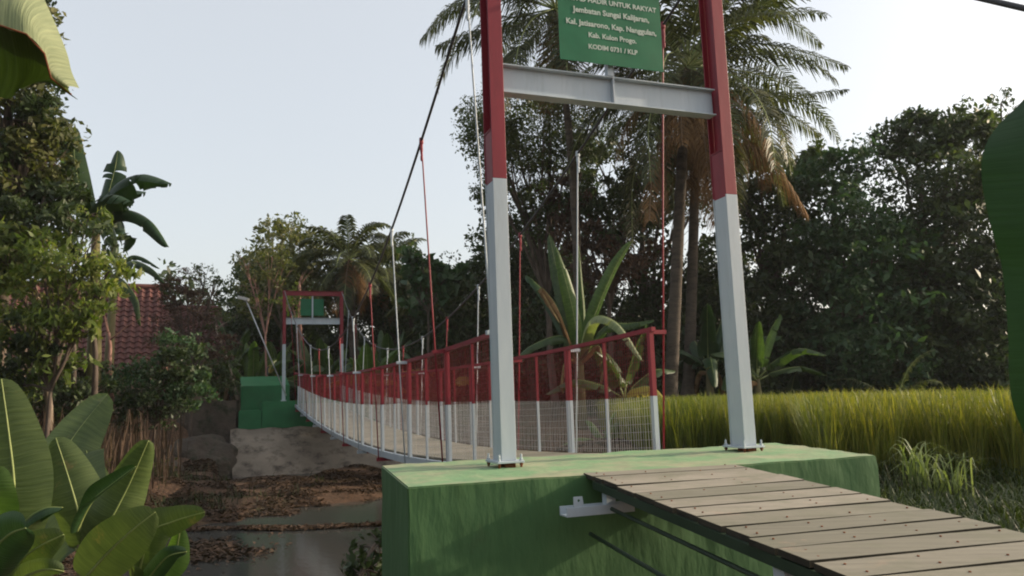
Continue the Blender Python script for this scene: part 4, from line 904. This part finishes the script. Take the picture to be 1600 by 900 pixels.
near_plant('small banana plant at the water side with a leaf reaching over the river',g0(215,4.3),[
 ([(215,905,4.3),(235,835,4.2),(270,815,4.2),(320,800,4.2)],.2,'blade_near',dict(fold=.3,side=(.3,.4,-1))),
 ([(225,920,4.3),(265,885,4.3),(276,860,4.3),(282,825,4.3)],.16,'blade_bright',dict(fold=.3,side=(1,0,0))),
 ([(215,925,4.2),(235,900,4.1),(262,870,4.0),(292,862,4.0)],.12,'blade_dark',dict(fold=.5,side=(.3,.4,-1))),
 ([(210,925,4.2),(205,885,4.1),(190,870,4.0),(160,880,4.0)],.12,'blade_near',dict(fold=.5,side=(.3,.4,-1))),
 ],[(215,1000,4.3),(215,925,4.3)])
near_plant('banana plant with an upright broad leaf cut by the left edge of the picture',g0(-10,3.1),[
 ([(20,850,3.1),(22,760,3.1),(14,680,3.1),(2,592,3.1)],.27,'blade_near',dict(fold=.15,side=(1,.25,0))),
 ([(-30,850,3.0),(-10,810,2.9),(-5,770,2.85),(-4,728,2.85)],.15,'blade_bright',dict(fold=.2,side=(1,.1,0))),
 ([(-30,900,2.9),(-10,860,2.8),(15,835,2.75),(40,825,2.7)],.2,'blade_dark',dict(fold=.6,side=(.5,.3,-1))),
 ([(0,930,3.1),(30,880,3.05),(60,855,3.0),(100,835,3.0)],.16,'blade_near',dict(fold=.3,side=(.4,.4,-1))),
 ([(-10,925,3.1),(30,905,3.0),(70,890,2.9),(100,893,2.9)],.10,'blade_near',dict(fold=.5,side=(.4,.4,-1))),
 ([(10,860,3.1),(40,815,3.1),(70,795,3.1),(98,793,3.1)],.10,'blade_dark',dict(fold=.8)),
 ],[(0,1000,3.1),(10,900,3.1)])
# big leaf hanging in at the top left, seen close: three edges joined by two curved faces
def loft(mb,A,B,n=24,m=8,bulge=0,uv0=0,uv1=1):
    def cr(pts,t):
        k=len(pts)-1; i=min(int(t*k),k-1); f=t*k-i; p0=pts[max(i-1,0)];p1=pts[i];p2=pts[i+1];p3=pts[min(i+2,k)]
        return .5*((2*p1)+(-p0+p2)*f+(2*p0-5*p1+4*p2-p3)*f*f+(-p0+3*p1-3*p2+p3)*f**3)
    rows=[]
    for i in range(n+1):
        a=cr(A,i/n);b=cr(B,i/n); rows.append([a.lerp(b,j/m)+Vector((0,-bulge,0))*math.sin(math.pi*j/m) for j in range(m+1)])
        for j in range(m+1): mb.uv.append((i/n,uv0+(uv1-uv0)*j/m))
    mb.grid(rows)
tl=thing('banana_plant',(-1.9,1.2,float(hgt(-1.9,1.2))),'pale banana leaf drooping into the top left corner close to the camera','banana plant')
mb=MB(); mb.tube([(-1.9,1.2,-1.2),(-1.85,1.25,.2),(-1.7,1.3,1.3)],[.1,.08,.05],12); mb.build('pseudostem',M['banana_stem'],tl,smooth=True)
A=[at(*q) for q in ((-330,-300,1.35),(-100,-170,1.3),(35,-60,1.22),(72,5,1.2),(103,78,1.2),(112,112,1.2),(124,138,1.2))]
B=[at(*q) for q in ((-330,-250,1.15),(-120,-40,1.12),(0,40,1.12),(42,54,1.12),(70,84,1.14),(80,122,1.16),(112,148,1.19))]
Cc=[at(*q) for q in ((-330,-150,1.35),(-120,90,1.33),(0,152,1.3),(30,140,1.27),(60,128,1.24),(82,132,1.21),(110,149,1.20))]
mb=MB(); mb.uv=[]; loft(mb,A,B,bulge=.02); lf=mb.build('leaf',M['blade_pale'],tl,smooth=True)
mb=MB(); mb.uv=[]; loft(mb,B,Cc,bulge=-.02); mb.build('underside',M['blade_under'],lf,smooth=True)
mb=MB(); mb.tube([q+Vector((0,-.001,0)) for q in B],.0016,5); mb.build('leaf_edge',M['rust'],lf,smooth=True)
mb=MB(); mb.tube([(-1.7,1.3,1.3),A[0].lerp(B[0],.5)],[.04,.02],8); mb.build('stalk',M['midrib'],lf,smooth=True)
# broad dark leaf hanging at the right edge
tr=thing('banana_plant',(2.1,1.3,float(hgt(2.1,1.3))),'broad dark green banana leaf hanging close at the right edge','banana plant')
A=[at(*q) for q in ((1680,60,1.35),(1600,155,1.33),(1556,200,1.32),(1536,240,1.3),(1535,290,1.3),(1550,360,1.29),(1566,420,1.29),(1575,520,1.28),(1577,590,1.28),(1588,650,1.28),(1640,760,1.28))]
B=[at(*q) for q in ((1800,0,1.25),(1790,80,1.24),(1780,150,1.22),(1775,220,1.22),(1770,290,1.2),(1765,360,1.2),(1760,430,1.2),(1758,510,1.2),(1756,590,1.2),(1752,680,1.2),(1740,800,1.2))]
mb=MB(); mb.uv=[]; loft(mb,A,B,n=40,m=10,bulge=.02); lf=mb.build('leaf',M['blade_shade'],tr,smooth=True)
mb=MB(); mb.tube(B,[.012-.0009*i for i in range(11)],8); mb.build('midrib',M['midrib'],lf,smooth=True)
mb=MB(); mb.tube([(2.1,1.3,-1.2),(2.05,1.3,.6),(1.9,1.28,1.3),B[0]],[.1,.08,.04,.012],12); mb.build('pseudostem',M['banana_stem'],tr,smooth=True)
# ---------------------------------------------------------------- rice, grass, litter
def blades(name,X,Y,Z,H,wd,mat,lean,label,cat,bendk=.35,kind='stuff',loc=None):
    n=len(X); az=RNG.uniform(0,2*np.pi,n); d=np.stack([np.cos(az),np.sin(az),np.zeros(n)],-1); s=np.stack([-d[:,1],d[:,0],np.zeros(n)],-1)
    b=np.stack([X,Y,Z],-1); H=H[:,None]; ln=RNG.uniform(.2,1,size=(n,1))*lean
    p1=b+d*H*ln*.25+np.array([0,0,1])*H*.55; p2=b+d*H*ln*(.25+bendk)+np.array([0,0,1])*H*.9; p3=b+d*H*ln*(.25+bendk*2.0)+np.array([0,0,1])*H*(1.0-.25*ln)
    w=wd*RNG.uniform(.7,1.3,size=(n,1))
    V=np.stack([b-s*w*.5,b+s*w*.5,p1+s*w*.5,p1-s*w*.5,p2+s*w*.35,p2-s*w*.35,p3+s*w*.06,p3-s*w*.06],1).reshape(-1,3)
    o=(np.arange(n)*8)[:,None]; Fq=np.concatenate([o+np.array([0,1,2,3]),o+np.array([3,2,4,5]),o+np.array([5,4,6,7])],1).reshape(-1,4)
    ob=np_mesh(name,V,Fq,mat); tag(ob,label,cat,kind=kind); return ob
def rice_top(x,y): return .36+.10*np.sin(x*.3+.5)
def rice_mask(x,y):
    edge=np.where(x>3.55+.0*y,9.0+.12*np.sin(x*2.),14.5)           # near block starts further right
    left=2.1+.04*(y-12)
    # near block: right of the line through picture x=1250
    blk=(x>(.385*y-.15+.06*np.sin(y*3)))&(y>9.0+.25*np.sin(x*1.7))
    far=(y>12.6+.2*np.sin(x*2.1))&(x>left)
    return (blk|far)&(y<25.5+.5*np.sin(x))
gx_,gy_=np.meshgrid(np.arange(2,20,.19),np.arange(8.6,26.5,.22)); hx=(gx_+RNG.normal(size=gx_.shape)*.05).ravel(); hy=(gy_+RNG.normal(size=gx_.shape)*.05).ravel()
k=rice_mask(hx,hy)&(hx<.72*hy+1.5); hx=hx[k];hy=hy[k]
near=hy<16; reps=np.where(near,50,26); X0=np.repeat(hx,reps);Y0=np.repeat(hy,reps); hv=np.repeat(RNG.normal(size=len(hx))*.035,reps)
n=len(X0); rr=RNG.uniform(0,.10,n); aa=RNG.uniform(0,6.283,n); X=X0+rr*np.cos(aa); Yy=Y0+rr*np.sin(aa)
Z=hgt(X,Yy); Ht=(rice_top(X,Yy)-Z)*(RNG.uniform(.66,1.04,n)+hv)
blades('rice_crop',X,Yy,Z,Ht,.0085,M['rice'],.62,'tall golden green rice crop filling the field right of the bridge','rice',bendk=.3)
n=26000; x=RNG.uniform(2.3,11,n); y=RNG.uniform(5.2,9.6,n); k=(((x-M0.x)*U.x+(y-M0.y)*U.y)>1.9)|(((x-M0.x)*W.x+(y-M0.y)*W.y)>.9); x=x[k];y=y[k]; k=~rice_mask(x,y); x=x[k];y=y[k]
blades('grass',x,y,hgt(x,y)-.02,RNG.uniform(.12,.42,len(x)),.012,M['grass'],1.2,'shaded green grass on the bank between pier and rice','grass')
n=16000; x=RNG.uniform(.7,3.4,n); y=RNG.uniform(7.5,15,n); k=(hgt(x,y)>-1.35)&(~rice_mask(x,y)); x=x[k];y=y[k]
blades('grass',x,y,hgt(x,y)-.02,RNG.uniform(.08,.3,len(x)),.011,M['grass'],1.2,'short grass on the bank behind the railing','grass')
# arching grass tufts right of the pier
def tuft(label,base,n,L,seed):
    random.seed(seed); base=Vector(base); mb=MB()
    for i in range(n):
        az=random.uniform(0,6.28); d=Vector((math.cos(az),math.sin(az),0)); l=L*random.uniform(.6,1.15); o=base+Vector((random.gauss(0,.07),random.gauss(0,.07),0)); s=d.cross(ZZ)*.009
        sp=random.uniform(.35,.9); rows=[]
        for j in range(8):
            t=j/7; p=o+ZZ*l*(math.sin(t*2.1)*.8)*(1-.35*sp*t)+d*l*sp*t*t*.9; rows.append([p-s*(1-t**2*.95),p+s*(1-t**2*.95)])
        mb.grid(rows)
    o=mb.build('grass_tuft',M['grass_pale'] if seed%2 else M['grass'],smooth=True); return tag(o,label,'grass tuft')
tuft('arching pale grass tuft just right of the pier corner',(*at(1428,700,8.3).xy,float(hgt(at(1428,700,8.3).x,8.3))),46,.9,1)
tuft('second arching grass tuft nearer the middle of the rice edge',(*at(1480,720,8.2).xy,float(hgt(at(1480,720,8.2).x,8.2))),40,.8,3)
tuft('dark grass tuft beside the right end of the ramp',(*at(1560,790,6.8).xy,float(hgt(at(1560,790,6.8).x,6.8))),40,.5,2)
# litter
def litter(n,fx,fy,size,label,maskf,lift=.012):
    x=fx(n);y=fy(n);k=maskf(x,y)&((np.sin(x*1.7+2*np.sin(y*.9))*np.sin(y*2.1+1.5*np.sin(x*1.3))+.35*np.sin(x*5.1+y*3.7)+RNG.normal(size=n)*.35)>-.15);x=x[k];y=y[k];z=np.maximum(hgt(x,y),-1.5)+lift*RNG.uniform(.3,1.8,len(x))
    C=np.stack([x,y,z],-1); m=len(C); az=RNG.uniform(0,6.28,m); d=np.stack([np.cos(az),np.sin(az),RNG.normal(size=m)*.25],-1); s=np.stack([-np.sin(az),np.cos(az),RNG.normal(size=m)*.3],-1); L=(size*RNG.uniform(.5,1.5,m))[:,None]
    V=np.stack([C-d*L*.5,C+s*L*.25+np.array([0,0,.15])*L,C+d*L*.5,C-s*L*.25+np.array([0,0,.12])*L],1).reshape(-1,3)
    o=np_mesh('leaf_litter',V,np.arange(4*m).reshape(m,4),M['litter']); return tag(o,label,'leaf litter',kind='stuff')
litter(90000,lambda n:RNG.uniform(-9.5,0,n),lambda n:RNG.uniform(14.6,23,n),.075,'fallen brown leaves covering the low bank beside the far apron',lambda x,y:(hgt(x,y)>-1.53))
litter(60000,lambda n:RNG.uniform(-9,-1.5,n),lambda n:RNG.uniform(3.2,14.6,n),.07,'fallen brown leaves on the near left bank behind the young banana plants',lambda x,y:(hgt(x,y)>-1.5))
litter(9000,lambda n:RNG.uniform(.8,3.2,n),lambda n:RNG.uniform(11,19,n),.13,'red brown fallen leaves on the bank behind the mesh',lambda x,y:(hgt(x,y)>-1.4))
litter(9000,lambda n:RNG.uniform(-6.0,-1.3,n),lambda n:RNG.uniform(12.6,13.4,n),.07,'dark strip of floating leaves across the water',lambda x,y:(np.abs(y-(13.1+.12*np.sin(x*2.2)-.05*(x+3)))<.14+.1*RNG.random(len(x))),.02)
litter(2600,lambda n:RNG.normal(-4.3,.5,n),lambda n:RNG.normal(11.3,.45,n),.08,'patch of brown leaves floating near the left shore',lambda x,y:x<-3.3,.01)
# dark plants at the river side of near pier
tree('shrub','dark weeds growing at the foot of the near pier beside the water',(float(P(-1.9,1.6,0).x),float(P(-1.9,1.6,0).y),-1.5),
 [(590,850,7.6,.2),(578,890,7.3,.22)],'f_dark',.07,2200,.02,cat='shrub')
# hedge of undergrowth behind everything
def band(name,x0,x1,y0,y1,zb,zt,n,mat,label,size=.2):
    x=RNG.uniform(x0,x1,n);y=RNG.uniform(y0,y1,n)+1.2*np.sin(x*.7); t=RNG.uniform(0,1,n)**1.1; top=zt*(.75+.25*np.sin(x*.9)+.12*np.sin(x*2.7)); z=hgt(x,y)+zb+(top)*t
    V,Fq=leaf_cards(np.stack([x,y,z],-1),size,.4); o=np_mesh(name,V,Fq,M[mat]); return tag(o,label,'undergrowth',kind='stuff')
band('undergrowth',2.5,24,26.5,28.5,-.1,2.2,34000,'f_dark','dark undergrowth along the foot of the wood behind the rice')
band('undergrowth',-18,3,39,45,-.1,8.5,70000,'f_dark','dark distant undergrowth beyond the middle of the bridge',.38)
band('undergrowth',-24,-9,36,42,-.1,3.0,20000,'f_mid','green undergrowth behind the village houses')
band('undergrowth',-14,-8.5,15.5,19.5,-.1,.9,9000,'f_olive','brownish undergrowth below the left trees',.12)
band('undergrowth',-7.5,-1,30,33,-.1,.9,9000,'f_mid','low green plants on the far bank',.16)

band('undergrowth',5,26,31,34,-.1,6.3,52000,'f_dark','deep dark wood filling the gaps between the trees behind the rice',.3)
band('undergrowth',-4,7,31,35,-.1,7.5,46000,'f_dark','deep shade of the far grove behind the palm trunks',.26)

band('undergrowth',-34,-5,-13,-9,-.1,9.0,16000,'f_dark','unseen tall dark leaf band behind the camera, added to block sky light',.6)  # out-of-view foliage added to lower the ambient light from behind
band('undergrowth',-30,-12,-9,12,-.1,8.0,20000,'f_dark','unseen tall dark leaf band on the near left bank, added to cut sky light',.5)  # foliage outside the frame, added to darken surfaces that face left


M['stalk']=leaf_mat('dry_stalks',[(.04,.025,.018),(.09,.058,.04),(.16,.11,.075)],.1,rough=.9)
n=2600; x=RNG.uniform(-14,-7.2,n); y=RNG.uniform(13.5,20,n); k=(x<-.36*y-1.6+RNG.normal(size=n)*.3); x=x[k];y=y[k]
blades('dry_stalks',x,y,hgt(x,y)-.05,RNG.uniform(.5,1.9,len(x)),.022,M['stalk'],.35,'brown dry stalks and creepers under the left trees','undergrowth')
n=9000; x=RNG.uniform(-14,-4.6,n); y=RNG.uniform(8,20,n); k=(hgt(x,y)>-1.42)&((np.sin(x*1.3)*np.sin(y*1.1)+RNG.normal(size=n)*.3)>.25); x=x[k];y=y[k]
blades('grass',x,y,hgt(x,y)-.02,RNG.uniform(.06,.28,len(x)),.013,M['grass'],1.3,'sparse green weeds among the fallen leaves on the left bank','grass')

# ---------------------------------------------------------------- thin evening haze
hm=bpy.data.materials.new('thin_haze'); hm.use_nodes=True; hm.node_tree.nodes.clear()
ho=hm.node_tree.nodes.new('ShaderNodeOutputMaterial'); hv=hm.node_tree.nodes.new('ShaderNodeVolumePrincipled'); hv.inputs['Color'].default_value=(.95,.97,1,1); hv.inputs['Density'].default_value=.0004
hm.node_tree.links.new(hv.outputs[0],ho.inputs['Volume'])
hb=MB(); hb.obox((0,0,8),Vector((760,0,0)),Vector((0,760,0)),ZZ*11.5); hz_o=hb.build('haze',hm); tag(hz_o,'thin pale evening haze over the valley','haze',kind='stuff')
